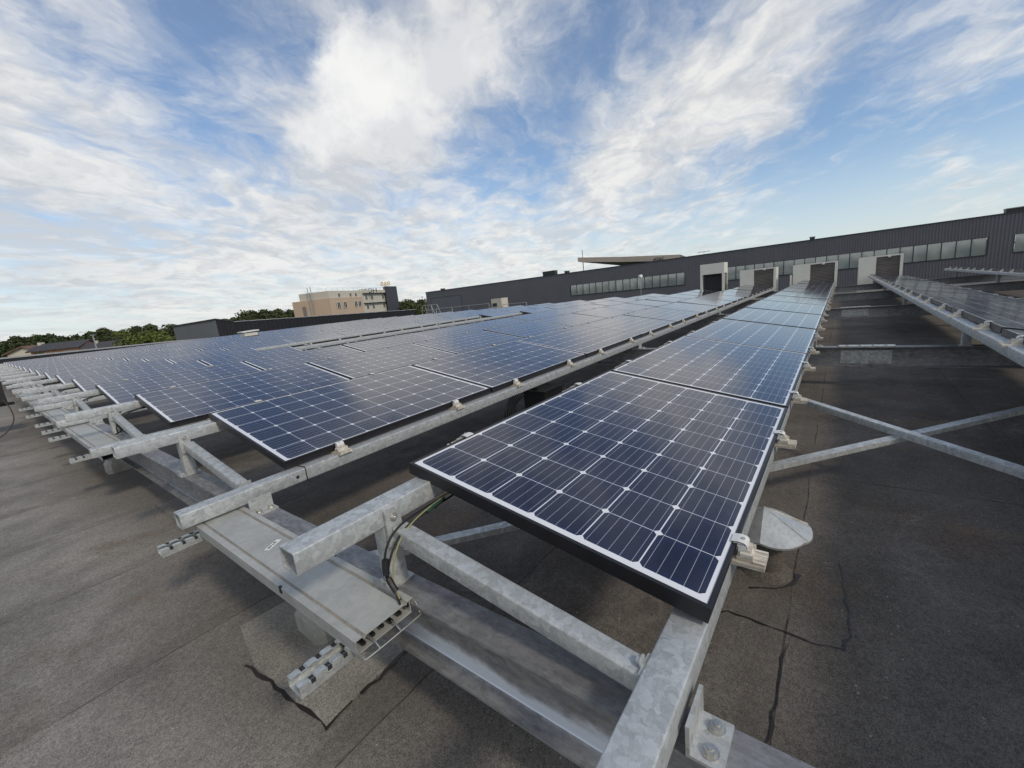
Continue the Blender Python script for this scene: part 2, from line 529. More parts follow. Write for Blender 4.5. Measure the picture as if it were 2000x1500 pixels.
def felt_mat(name, c0, c1, seams=True):
    m, N, b = material(name)
    P = N.new('ShaderNodeNewGeometry').outputs['Position']
    X, Y, Z = N.xyz(P)
    grain = N.noise(P, 240, 3, 0.85)
    grain2 = N.noise(P, 90, 4, 0.75)
    big = N.noise(P, 0.55, 6, 0.6)
    mid = N.noise(P, 3.1, 6, 0.62)
    # felt is lighter and greyer at the front, darker and browner inside the array
    front_mix = N.ramp(N.math('ADD', X, N.math('MULTIPLY', N.math('SUBTRACT', mid, 0.5), 0.9)), -0.75, 0.05, 1.0, 0.0)
    col = N.mix(front_mix, c0, c1)
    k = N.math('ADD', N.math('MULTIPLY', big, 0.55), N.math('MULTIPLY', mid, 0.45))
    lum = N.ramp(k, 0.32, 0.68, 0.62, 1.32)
    col = N.mix(1.0, col, N.vec(lum, lum, lum), 'MULTIPLY')
    # rusty brown stains and faint washed-out tide marks
    st = N.ramp(N.noise(N.vmath('ADD', P, (7, 3, 0)), 1.5, 6, 0.65), 0.54, 0.70)
    col = N.mix(N.math('MULTIPLY', st, 0.55), col, (0.150, 0.102, 0.070))
    pale = N.ramp(N.noise(N.vmath('ADD', P, (1, 9, 0)), 1.1, 7, 0.7), 0.62, 0.76)
    col = N.mix(N.math('MULTIPLY', pale, 0.22), col, (0.24, 0.215, 0.19))
    # tide marks left by standing water, and pale grit
    tm = N.math('ABSOLUTE', N.math('SUBTRACT', N.noise(N.vmath('ADD', P, (4, 4, 0)), 0.75, 5, 0.55), 0.52))
    col = N.mix(N.ramp(tm, 0.0, 0.010, 0.22, 0.0), col, (0.26, 0.235, 0.205))
    gv = N.new('ShaderNodeTexVoronoi', feature='F1')
    N.put(gv.inputs['Vector'], P)
    gv.inputs['Scale'].default_value = 38.0
    chip = N.math('MULTIPLY', N.math('GREATER_THAN', N.xyz(gv.outputs['Color'])[0], 0.90), N.math('LESS_THAN', gv.outputs['Distance'], 0.13))
    col = N.mix(N.math('MULTIPLY', chip, 0.8), col, (0.36, 0.34, 0.31))
    g = N.math('ADD', N.math('MULTIPLY', grain, 0.65), N.math('MULTIPLY', grain2, 0.35))
    gl = N.ramp(g, 0.37, 0.65, 0.45, 1.65)
    col = N.mix(1.0, col, N.vec(gl, gl, gl), 'MULTIPLY')
    hgt = N.math('MULTIPLY', g, 1.0)
    if seams:
        wy = N.math('ADD', Y, N.math('MULTIPLY', N.math('SUBTRACT', N.noise(P, 2.3, 3, 0.5), 0.5), 0.035))
        s = N.math('ABSOLUTE', N.math('SUBTRACT', N.math('FRACT', N.math('ADD', N.math('DIVIDE', N.math('ADD', wy, 0.09), 0.985), 0.5)), 0.5))
        ln = N.ramp(s, 0.0015, 0.006, 1.0, 0.0)
        # cross joints, staggered strip by strip
        row = N.math('FLOOR', N.math('DIVIDE', N.math('ADD', wy, 0.09), 0.985))
        off = N.math('MULTIPLY', N.math('FRACT', N.math('MULTIPLY', N.math('SINE', N.math('MULTIPLY', row, 12.9898)), 43758.5)), 5.0)
        t = N.math('ABSOLUTE', N.math('SUBTRACT', N.math('FRACT', N.math('DIVIDE', N.math('ADD', X, off), 5.0)), 0.5))
        ln2 = N.ramp(t, 0.0004, 0.0016, 1.0, 0.0)
        l = N.math('MAXIMUM', ln, ln2)
        l = N.math('MULTIPLY', l, N.ramp(N.noise(P, 5, 4, 0.6), 0.34, 0.68, 0.10, 0.7))
        col = N.mix(l, col, (0.03, 0.025, 0.022))
        lap = N.math('FRACT', N.math('DIVIDE', N.math('ADD', wy, 0.09), 0.985))
        lapl = N.math('MULTIPLY', N.ramp(lap, 0.085, 0.10, 0.20, 0.0), 1.0)
        col = N.mix(lapl, col, (0.085, 0.07, 0.06))
        hgt = N.math('SUBTRACT', hgt, N.math('MULTIPLY', l, 2.0))
        hgt = N.math('ADD', hgt, N.ramp(lap, 0.0, 0.09, 1.2, 0.9))
    N.l.new(col, b.inputs['Base Color'])
    b.inputs['Roughness'].default_value = 0.93
    b.inputs['Specular IOR Level'].default_value = 0.25
    bump(N, b, hgt, 0.0025, 0.9)
    return m


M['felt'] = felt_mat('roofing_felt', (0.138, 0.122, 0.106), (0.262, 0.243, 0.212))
M['patch'] = felt_mat('roofing_felt_patch', (0.31, 0.288, 0.252), (0.31, 0.288, 0.252), seams=False)


def beam_mat():
    m, N, b = material('beam_steel')
    P = N.new('ShaderNodeNewGeometry').outputs['Position']
    X, Y, Z = N.xyz(P)
    s = N.vmath('MULTIPLY', P, (1.0, 0.55, 1.0))
    a = N.noise(s, 26, 5, 0.65)
    c = N.noise(s, 5, 5, 0.6)
    vo = N.new('ShaderNodeTexVoronoi', feature='F1')
    N.put(vo.inputs['Vector'], N.vmath('ADD', s, N.vmath('SCALE', N.noise(P, 40, 3, 0.6, out='Color'), scale=0.03)))
    vo.inputs['Scale'].default_value = 85.0
    scr = N.noise(N.vmath('MULTIPLY', P, (60.0, 14.0, 60.0)), 1.0, 5, 0.7)
    k = N.math('ADD', N.math('ADD', N.math('MULTIPLY', a, 0.32), N.math('MULTIPLY', c, 0.26)), N.math('ADD', N.math('MULTIPLY', N.xyz(vo.outputs['Color'])[0], 0.07), N.math('MULTIPLY', scr, 0.35)))
    col = N.mix(N.ramp(k, 0.34, 0.66), (0.165, 0.165, 0.17), (0.36, 0.355, 0.35))
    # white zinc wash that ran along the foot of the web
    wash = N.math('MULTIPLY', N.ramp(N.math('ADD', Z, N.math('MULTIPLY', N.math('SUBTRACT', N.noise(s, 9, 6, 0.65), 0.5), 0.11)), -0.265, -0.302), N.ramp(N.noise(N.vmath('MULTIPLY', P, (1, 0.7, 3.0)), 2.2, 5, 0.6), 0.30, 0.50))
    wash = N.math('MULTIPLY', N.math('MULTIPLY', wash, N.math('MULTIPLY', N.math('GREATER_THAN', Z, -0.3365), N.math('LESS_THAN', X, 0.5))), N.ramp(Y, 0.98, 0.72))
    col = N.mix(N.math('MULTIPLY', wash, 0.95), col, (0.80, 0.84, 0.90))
    N.l.new(col, b.inputs['Base Color'])
    b.inputs['Metallic'].default_value = 0.5
    N.put(b.inputs['Roughness'], N.ramp(k, 0.3, 0.7, 0.66, 0.5))
    bump(N, b, k, 0.001, 0.5)
    return m


M['beam'] = beam_mat()

PW, PL, CP = 0.992, 1.65, 0.1585        # panel width, length, cell pitch


def cell_mat():
    m, N, b = material('solar_cells')
    P = N.new('ShaderNodeTexCoord').outputs['Object']
    U, V, W = N.xyz(P)
    mu, mv = (PL - 10 * CP) / 2, (PW - 6 * CP) / 2
    cu = N.math('DIVIDE', N.math('SUBTRACT', U, mu), CP)
    cv = N.math('DIVIDE', N.math('SUBTRACT', V, mv), CP)
    fu = N.math('ABSOLUTE', N.math('SUBTRACT', N.math('FRACT', cu), 0.5))       # 0 centre .. 0.5 edge
    fv = N.math('ABSOLUTE', N.math('SUBTRACT', N.math('FRACT', cv), 0.5))
    inside = N.math('MULTIPLY', N.math('MULTIPLY', N.math('GREATER_THAN', cu, 0.0), N.math('LESS_THAN', cu, 10.0)),
                    N.math('MULTIPLY', N.math('GREATER_THAN', cv, 0.0), N.math('LESS_THAN', cv, 6.0)))
    cell = N.math('MULTIPLY', N.math('LESS_THAN', fu, 0.5 - 0.0065), N.math('LESS_THAN', fv, 0.5 - 0.011))
    cell = N.math('MULTIPLY', cell, N.math('LESS_THAN', N.math('ADD', fu, fv), 1.0 - 0.086))
    cell = N.math('MULTIPLY', cell, inside)
    # five busbars per cell, running along the panel
    bv = N.math('ABSOLUTE', N.math('SUBTRACT', N.math('FRACT', N.math('ADD', N.math('MULTIPLY', cv, 5.0), 0.0)), 0.5))
    bus = N.math('LESS_THAN', bv, 0.020)
    bus = N.math('MULTIPLY', bus, cell)
    info = N.new('ShaderNodeObjectInfo').outputs['Random']
    rc = N.new('ShaderNodeTexWhiteNoise', noise_dimensions='4D')
    N.put(rc.inputs['Vector'], N.vec(N.math('FLOOR', cu), N.math('FLOOR', cv), 0.0))
    N.put(rc.inputs['W'], N.math('MULTIPLY', info, 91.0))
    v = rc.outputs['Value']
    ccol = N.mix(v, (0.0085, 0.0085, 0.023), (0.0135, 0.0135, 0.036))
    ccol = N.mix(N.math('MULTIPLY', info, 0.5), ccol, (0.015, 0.010, 0.030))
    ring = N.ramp(N.math('MAXIMUM', fu, fv), 0.30, 0.50, 0.0, 0.5)
    ccol = N.mix(ring, ccol, (0.012, 0.020, 0.062))
    col = N.mix(cell, (0.78, 0.78, 0.79), ccol)
    col = N.mix(N.math('MULTIPLY', bus, 0.85), col, (0.42, 0.43, 0.47))
    gp = N.new('ShaderNodeNewGeometry').outputs['Position']
    dust = N.math('ADD', N.math('MULTIPLY', N.noise(gp, 2.4, 6, 0.62), 0.6), N.math('MULTIPLY', N.noise(N.vmath('MULTIPLY', gp, (1, 1, 1)), 30, 5, 0.6), 0.4))
    edge = N.ramp(V, 0.0, 0.10, 0.5, 0.0)      # dust gathers along the lower frame
    dk = N.math('ADD', N.ramp(dust, 0.40, 0.75, 0.0, 0.025), N.math('MULTIPLY', edge, N.ramp(dust, 0.42, 0.62, 0.0, 0.10)))
    col = N.mix(dk, col, (0.36, 0.33, 0.29))
    # dried splashes, a few bird droppings
    spv = N.new('ShaderNodeTexVoronoi', feature='F1')
    N.put(spv.inputs['Vector'], N.vmath('ADD', gp, N.vmath('SCALE', N.noise(gp, 60, 3, 0.6, out='Color'), scale=0.03)))
    spv.inputs['Scale'].default_value = 5.0
    pick = N.math('GREATER_THAN', N.xyz(spv.outputs['Color'])[0], 0.86)
    spot = N.math('MULTIPLY', pick, N.ramp(spv.outputs['Distance'], 0.018, 0.040, 0.75, 0.0))
    col = N.mix(spot, col, (0.50, 0.49, 0.46))
    run = N.ramp(N.noise(N.vmath('MULTIPLY', P, (26.0, 1.3, 1.0)), 1.0, 4, 0.6), 0.56, 0.76, 0.0, 0.05)
    col = N.mix(run, col, (0.40, 0.38, 0.35))
    N.l.new(col, b.inputs['Base Color'])
    N.put(b.inputs['Roughness'], N.ramp(dust, 0.35, 0.7, 0.07, 0.12))
    b.inputs['IOR'].default_value = 1.68
    b.inputs['Specular Tint'].default_value = (0.84, 0.91, 1.0, 1)
    b.inputs['Specular IOR Level'].default_value = 0.5
    wav = N.noise(N.vmath('ADD', N.vmath('MULTIPLY', P, (2.0, 5.0, 1)), N.vec(N.math('MULTIPLY', info, 50), 0.0, 0.0)), 3.0, 3, 0.5)
    bump(N, b, wav, 0.0006, 0.35)
    return m


M['cells'] = cell_mat()


def leaf_mat(name, c0, c1):
    m, N, b = material(name)
    P = N.new('ShaderNodeNewGeometry').outputs['Position']
    n = N.noise(P, 0.8, 3, 0.6)
    w = N.new('ShaderNodeNewGeometry').outputs['Random Per Island']
    k = N.math('ADD', N.math('MULTIPLY', n, 0.6), N.math('MULTIPLY', w, 0.4))
    N.l.new(N.mix(N.ramp(k, 0.25, 0.75), c0, c1), b.inputs['Base Color'])
    b.inputs['Roughness'].default_value = 0.75
    b.inputs['Specular IOR Level'].default_value = 0.2
    return m


M['leaf_a'] = leaf_mat('dark_foliage', (0.028, 0.040, 0.016), (0.066, 0.085, 0.033))
M['leaf_b'] = leaf_mat('mid_foliage', (0.038, 0.052, 0.019), (0.086, 0.105, 0.038))
M['leaf_c'] = leaf_mat('fresh_foliage', (0.064, 0.083, 0.019), (0.130, 0.155, 0.040))
M['leaf_d'] = leaf_mat('blackish_conifer', (0.018, 0.028, 0.014), (0.045, 0.062, 0.028))

# ------------------------------------------------------------------ ground, roof deck
ZR, ZG = -0.55, -5.5
structure(build('ground', MB().quad((-900, -900, ZG), (900, -900, ZG), (900, 900, ZG), (-900, 900, ZG)), M['ground']))
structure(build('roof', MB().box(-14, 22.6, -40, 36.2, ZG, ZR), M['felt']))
structure(build('lower_roof', MB().box(22.604, 65.9, -60, 60, ZG, -3.3), M['felt']))

# ------------------------------------------------------------------ solar panels
TILT = 0.17808999
DY, DX, PX = 2.02598517, 0.0124733, 1.67
NP = 12
ct, st = math.cos(TILT), math.sin(TILT)


def panel_meshes():
    fw, fh = 0.011, 0.040
    mb = MB()
    prof = [(0, 0), (fw, 0), (fw, -0.0035), (0.002, -0.0035), (0.002, -fh + 0.002), (0.028, -fh + 0.002), (0.028, -fh), (0, -fh)]
    # four mitred bars
    cs = [(0, 0), (PL, 0), (PL, PW), (0, PW)]
    inn = [(1, 1), (-1, 1), (-1, -1), (1, -1)]
    for k in range(4):
        a, b2 = cs[k], cs[(k + 1) % 4]
        ia, ib = inn[k], inn[(k + 1) % 4]
        vs = []
        for (c, i) in ((a, ia), (b2, ib)):
            vs += [(c[0] + i[0] * q[0], c[1] + i[1] * q[0], q[1]) for q in prof]
        n = len(prof)
        mb.add(vs, [(j, (j + 1) % n, n + (j + 1) % n, n + j) for j in range(n)])
    frame = mb.mesh('frame', M['frame'])
    g = MB()
    e = 0.003
    z = -0.0025
    g.quad((e, e, z), (PL - e, e, z), (PL - e, PW - e, z), (e, PW - e, z), 0)
    z2 = -0.0065
    g.quad((e, PW - e, z2), (PL - e, PW - e, z2), (PL - e, e, z2), (e, e, z2), 1)
    for a, b2 in (((e, e), (PL - e, e)), ((PL - e, e), (PL - e, PW - e)), ((PL - e, PW - e), (e, PW - e)), ((e, PW - e), (e, e))):
        g.quad((*a, z2), (*b2, z2), (*b2, z), (*a, z), 1)
    return frame, g.mesh('cell_sheet', [M['cells'], M['under']])


FRAME, CELLS = panel_meshes()


def clamp_meshes():
    """end clamp: y<0 points away from the panel; z=0 is the panel top"""
    h = MB()
    # folded hook: lip over the frame, arch, leg
    w = 0.021
    arc = [(0.013, 0.0015), (0.013, 0.0055), (-0.004, 0.0075)]
    for k in range(7):
        a = math.radians(90 + 15 * k)
        arc.append((-0.012 + 0.014 * math.cos(a) * 1.0, -0.006 + 0.0125 * math.sin(a)))
    arc += [(-0.026, -0.026), (-0.036, -0.028), (-0.036, -0.031), (-0.022, -0.031)]
    inner = [(-0.022, -0.010), (-0.016, 0.0005), (-0.006, 0.0025), (0.002, 0.0015)]
    prof = arc + inner
    vs = [(sx * w, a, b) for sx in (-1, 1) for a, b in prof]
    n = len(prof)
    h.add(vs, [(j, (j + 1) % n, n + (j + 1) % n, n + j) for j in range(n)])
    # cheeks drawn as thin fins
    for sx in (-1, 1):
        h.box(sx * 0.019 - 0.002, sx * 0.019 + 0.002, -0.024, -0.004, -0.030, -0.002)
    h.cyl((0, -0.012, 0.004), (0, -0.012, 0.0095), 0.0055, n=6, mi=1)
    hook = h.mesh('hook', [M['clamp'], M['bolt']], smooth=False)
    b = MB()
    b.box(-0.030, 0.030, -0.040, -0.002, -0.040, -0.030)
    b.box(-0.030, -0.018, -0.040, -0.010, -0.030, -0.020)
    b.box(0.018, 0.030, -0.040, -0.010, -0.030, -0.020)
    b.box(-0.022, 0.022, -0.034, -0.016, -0.030, -0.012)
    b.box(-0.040, 0.040, -0.068, 0.030, -0.052, -0.0402)
    for k in range(4):
        x = -0.034 + k * 0.0195
        b.box(x, x + 0.008, -0.068, -0.0405, -0.0402, -0.0360)
    base = b.mesh('clamp_base', M['base'])
    return hook, base


HOOK, CBASE = clamp_meshes()

MISSING = {(4, n) for n in range(2, 7)} | {(5, n) for n in range(2, 7)}


def row_name(k):
    if k == 0:
        return 'the nearest row'
    if k == -1:
        return 'the row right of the braces'
    if k == -2:
        return 'the outermost right row'
    return f'the {ORD[k - 1]} row left of the tray'


proto = {}
for k in range(-2, 16):
    for n in range(NP):
        if (k, n) in MISSING:
            continue
        if k == -2 and n < 5:
            continue
        x0, y0 = n * PX + k * DX, k * DY
        tier = 'near' if (k in (0, 1, -1) or (k == 2 and n < 5)) else ('mid' if k in (-2, 2, 3, 6) else 'far')
        lab = f'{ORD[n]} solar panel from the front of {row_name(k)}' if n < NP - 1 else f'last solar panel at the far end of {row_name(k)}'
        if tier not in proto:
            t = thing('solar_panel', lab, 'solar panel', (x0, y0, 0), 'solar panels in tilted rows on the roof', (TILT, 0, 0))
            link('frame', FRAME, t)
            link('cell_sheet', CELLS, t)
            if tier != 'far':
                for cx in (0.30, 1.23):
                    for low in (True, False):
                        rot = (-TILT, 0, 0) if low else (TILT, 0, math.pi)
                        hk = link('clamp', HOOK, t, (cx, 0 if low else PW, 0), rot)
                        if tier == 'near' or tier == 'mid':
                            link('clamp_base', CBASE, hk)
            proto[tier] = t
        else:
            t = copy_tree(proto[tier])
            t.location = (x0, y0, 0)
            t.rotation_euler = (TILT + rnd.gauss(0, 0.0022), rnd.gauss(0, 0.0018), 0)
            t['label'] = lab
        if k < 0:
            for ch in t.children:
                if ch.name.startswith('clamp') and ch.location.y > 0.5:
                    for g_ in ch.children:
                        g_.scale = (1.15, 1.3, 1)

# ------------------------------------------------------------------ rails, beams, frames
ROWS = range(-2, 16)
XE = NP * PX + 0.25
BEAMX = [-0.168, 4.66, 9.49, 14.32, 19.15]


def hole_disc(mb, x, y, z, rad, mi=1, ny=-1):
    n = 14
    vs = [(x + rad * math.cos(2 * math.pi * i / n), y, z + rad * math.sin(2 * math.pi * i / n)) for i in range(n)]
    mb.add(vs, [tuple(range(n))], mi)


for k in ROWS:
    y0 = k * DY
    xs = -0.462 + (0.01 if k else 0.0)
    sx = 8.2 if k == -2 else (0.6 if k == -1 else xs)
    for low in (True, False):
        mb = MB()
        if low:
            ya = y0 + (0.01 if k == 0 else -0.052)
            z0, z1 = -0.116, -0.05
        else:
            ya = y0 + (0.878 if k >= 0 else 0.968)
            z0, z1 = 0.060, 0.126
        xj = rnd.uniform(-0.012, 0.012) - (0.015 if not low else 0)
        xr = sx + (xj if k > 0 else 0)
        mb.hollow(0.080, z1 - z0, 0.004, 0.0045, (xr, ya + 0.04, (z0 + z1) / 2), (XE + k * DX, ya + 0.04, (z0 + z1) / 2), mi=0)
        if low and k >= 1:
            hole_disc(mb, -0.02 + 0.06, ya - 0.0006, (z0 + z1) / 2, 0.009)  # flat near-black disc stands for the shaded hole
        side = 'lower' if low else 'upper'
        lab = f'{side} galvanised tube rail under {row_name(k)}'
        tag(build('mounting_rail', mb, [M['galv'], M['dark']], smooth=True), lab, 'rail', 'tube rails carrying the panels')


def ibeam_profile(b=0.100, h=0.200, tf=0.0085, tw=0.0056, rr=0.012):
    half = [(-b / 2, h / 2), (-b / 2, h / 2 - tf)]
    pts = []
    H, B, T = h / 2, b / 2, tw / 2
    pts += [(B, H), (-B, H), (-B, H - tf)]
    for i in range(5):
        a = math.radians(90 - 22.5 * i)
        pts.append((-T - rr + rr * math.cos(a), H - tf - rr + rr * math.sin(a)))
    for i in range(5):
        a = math.radians(-22.5 * i)
        pts.append((-T - rr + rr * math.cos(a), -H + tf + rr + rr * math.sin(a)))
    pts += [(-B, -H + tf), (-B, -H), (B, -H), (B, -H + tf)]
    for i in range(5):
        a = math.radians(270 - 22.5 * i)
        pts.append((T + rr + rr * math.cos(a), -H + tf + rr + rr * math.sin(a)))
    for i in range(5):
        a = math.radians(180 - 22.5 * i)
        pts.append((T + rr + rr * math.cos(a), H - tf - rr + rr * math.sin(a)))
    pts += [(B, H - tf)]
    return pts


IPROF = ibeam_profile()
ZB = -0.150
beam_lab = ['grey steel I-beam along the front ends of the rows', 'steel I-beam with a bolted splice, first behind the cross braces',
            'steel I-beam with a sunlit triangle on its web, third from the front', 'steel I-beam fourth from the front, under the rails', 'steel I-beam nearest the white roof boxes']


def bolt(mb, p, n, rad=0.0095, mi=0):
    p, n = Vector(p), Vector(n)
    mb.cyl(p, p + n * 0.003, rad * 1.4, n=14, mi=mi)
    mb.cyl(p + n * 0.003, p + n * 0.011, rad, n=6, mi=mi)
    mb.cyl(p + n * 0.011, p + n * 0.014, rad * 0.5, n=8, mi=mi)


for i, bx in enumerate(BEAMX):
    t = thing('steel_beam', beam_lab[i], 'beam', (bx, 0, ZB - 0.1), 'steel I-beams under the panel rows')
    mb = MB()
    mb.prism(IPROF, (0, -8.6, 0), (0, 32.4, 0))
    build('beam_body', mb, M['beam'], t, smooth=True)
    if i in (1, 2):
        ys = (-0.62, -0.22)
        pl = MB()
        pl.box(-0.0105, -0.0035, ys[0], ys[1], -0.075, 0.062)
        sp = build('splice_plate', pl, M['strut'], t)
        tp = MB().box(-0.05, 0.05, ys[0] - 0.02, ys[1] + 0.02, 0.1003, 0.110)
        build('splice_plate', tp, M['strut'], t)
        for yy in (-0.57, -0.47, -0.37, -0.27):
            for zz in (0.035, -0.05):
                q = MB()
                bolt(q, (-0.0105, yy, zz), (-1, 0, 0), 0.015)
                build('bolt', q, M['bolt'], sp)
            q = MB()
            bolt(q, (-0.028, yy, 0.110), (0, 0, 1))
            bolt(q, (-0.028, yy, -0.1003), (0, 0, -1))
            build('bolt', q, M['bolt'], sp)


# support frame: post and raking strut between a beam and the two rails of a row (origin: beam centre line, panel low edge)
def support_parts():
    parts = []
    mb = MB()
    mb.hollow(0.060, 0.060, 0.004, 0.006, (0, 0.912, ZB + 0.006), (0, 0.912, 0.058), up=(1, 0, 0))
    mb.box(-0.062, 0.045, 0.872, 0.952, ZB + 0.0004, ZB + 0.006)
    mb.box(-0.062, -0.056, 0.885, 0.940, ZB + 0.006, ZB + 0.036)
    parts.append(('post', mb, M['strut'], True, None))
    mb = MB()
    mb.hollow(0.052, 0.052, 0.004, 0.006, (0.014, 0.866, 0.026), (0.014, 0.100, -0.088))
    parts.append(('strut', mb, M['strut'], True, None))
    mb = MB()
    mb.box(-0.028, 0.028, 0.868, 0.8765, -0.010, 0.112)
    parts.append(('gusset_plate', mb, M['strut'], False, [((0.0, 0.868, 0.084), (0, -1, 0))]))
    mb = MB()
    mb.box(-0.050, 0.050, -0.066, -0.0105, ZB + 0.0004, ZB + 0.0075)
    mb.box(-0.050, 0.050, -0.0105, -0.003, ZB + 0.0004, ZB + 0.068)
    parts.append(('angle_bracket', mb, M['strut'], False, [((-0.026, -0.040, ZB + 0.0075), (0, 0, 1)), ((0.026, -0.040, ZB + 0.0075), (0, 0, 1))]))
    mb = MB()
    bolt(mb, (0.014, 0.0966, -0.05), (0, 1, 0))
    mb.box(-0.016, 0.044, 0.0905, 0.0965, ZB + 0.0004, -0.055)
    parts.append(('end_plate', mb, M['strut'], False, None))
    return parts


SUP = None
for i, bx in enumerate(BEAMX):
    for k in (range(0, 16) if i == 0 else range(-2, 7)):
        if k == -2 and i < 2:
            continue
        off = 0.0 if k == 0 else -0.100
        lab = f'triangular steel support of {row_name(k)} on the ' + ['front beam', 'spliced beam', 'third beam', 'fourth beam', 'farthest beam'][i]
        if SUP is None:
            t = thing('support_frame', lab, 'support', (bx, k * DY, 0), 'triangular supports between beams and rails')
            for (nm, mb, mat, sm, bl) in support_parts():
                o = build(nm, mb, mat, t, smooth=sm)
                for (p, nv) in (bl or []):
                    q = MB()
                    bolt(q, p, nv, 0.0115 if nm != 'gusset_plate' else 0.009)
                    build('bolt', q, M['bolt'], o)
            SUP = t
        else:
            t = copy_tree(SUP)
            t.location = (bx, k * DY, 0)
            t['label'] = lab
        for ch in t.children:
            if ch.name.startswith('angle_bracket'):
                ch.location = (0, off, 0)

# pedestals under the beams
PED = None
ped_words = ['nearest', 'second', 'third', 'fourth', 'fifth', 'sixth', 'seventh', 'eighth', 'ninth']
for i, bx in enumerate(BEAMX):
    for j, py in enumerate((1.45, -2.45, 5.35, 9.25, 13.15, 17.05, 20.95)):
        lab = f'short steel pedestal under the {["front", "spliced", "third", "fourth", "farthest"][i]} beam, {["on a felt patch by the tray end", "right of the nearest row", "by the second row", "by the fourth row", "by the sixth row", "by the eighth row", "by the tenth row"][j] if i == 0 else ["between nearest and next row", "right of the nearest row", "under the second row", "under the fourth row", "under the sixth row", "under the eighth row", "under the tenth row"][j]}'
        if i and j > 1:
            continue
        if PED is None:
            t = thing('pedestal', lab, 'pedestal', (bx, py, ZR), 'pedestals carrying the beams')
            mb = MB()
            lo, hi, zt = 0.105, 0.075, 0.125
            def octa(s, z, c=0.03):
                return [(s - c, -s, z), (s, -s + c, z), (s, s - c, z), (s - c, s, z), (-s + c, s, z), (-s, s - c, z), (-s, -s + c, z), (-s + c, -s, z)]
            rings = [octa(lo, 0.0), octa(lo, zt - 0.045), octa(hi, zt, 0.02), octa(0.04, zt + 0.006, 0.01)]
            vs = [p for q in rings for p in q]
            fs = [(a * 8 + b2, a * 8 + (b2 + 1) % 8, (a + 1) * 8 + (b2 + 1) % 8, (a + 1) * 8 + b2) for a in range(3) for b2 in range(8)]
            fs.append(tuple(range(24, 32)))
            mb.add(vs, fs)
            build('upstand', mb, M['conc'], t)
            mb = MB()
            mb.hollow(0.070, 0.070, 0.005, 0.008, (0, 0, zt), (0, 0, 0.191), up=(1, 0, 0))
            mb.box(-0.075, 0.075, -0.06, 0.06, 0.191, 0.1995)
            build('column', mb, M['conc'], t)
            PED = t
        else:
            t = copy_tree(PED)
            t.location = (bx, py, ZR)
            t['label'] = lab

# crossed bracing between the first two beams
for (a, b2, lab) in (((-0.12, 1.42, -0.290), (4.60, -2.40, -0.290), 'galvanised brace passing under the crossing, rising to the right'),
                     ((-0.12, -2.47, -0.253), (4.60, 1.50, -0.253), 'flat galvanised brace lying on top of the crossing, running to the lower right')):
    a, b2 = Vector(a), Vector(b2)
    mb = MB()
    if 'top' in lab:
        prof = [(-0.025, 0.0), (0.025, 0.0), (0.025, 0.005), (-0.020, 0.005), (-0.020, -0.032), (-0.025, -0.032)]
    else:
        prof = [(-0.025, 0.0), (0.025, 0.0), (0.025, -0.026), (0.020, -0.026), (0.020, -0.005), (-0.025, -0.005)]
    mb.prism(prof[::-1], a, b2)
    tag(build('cross_brace', mb, M['galv']), lab, 'brace', 'crossed braces between the beams')

# ------------------------------------------------------------------ cable trays on the front beam


STX = -0.300


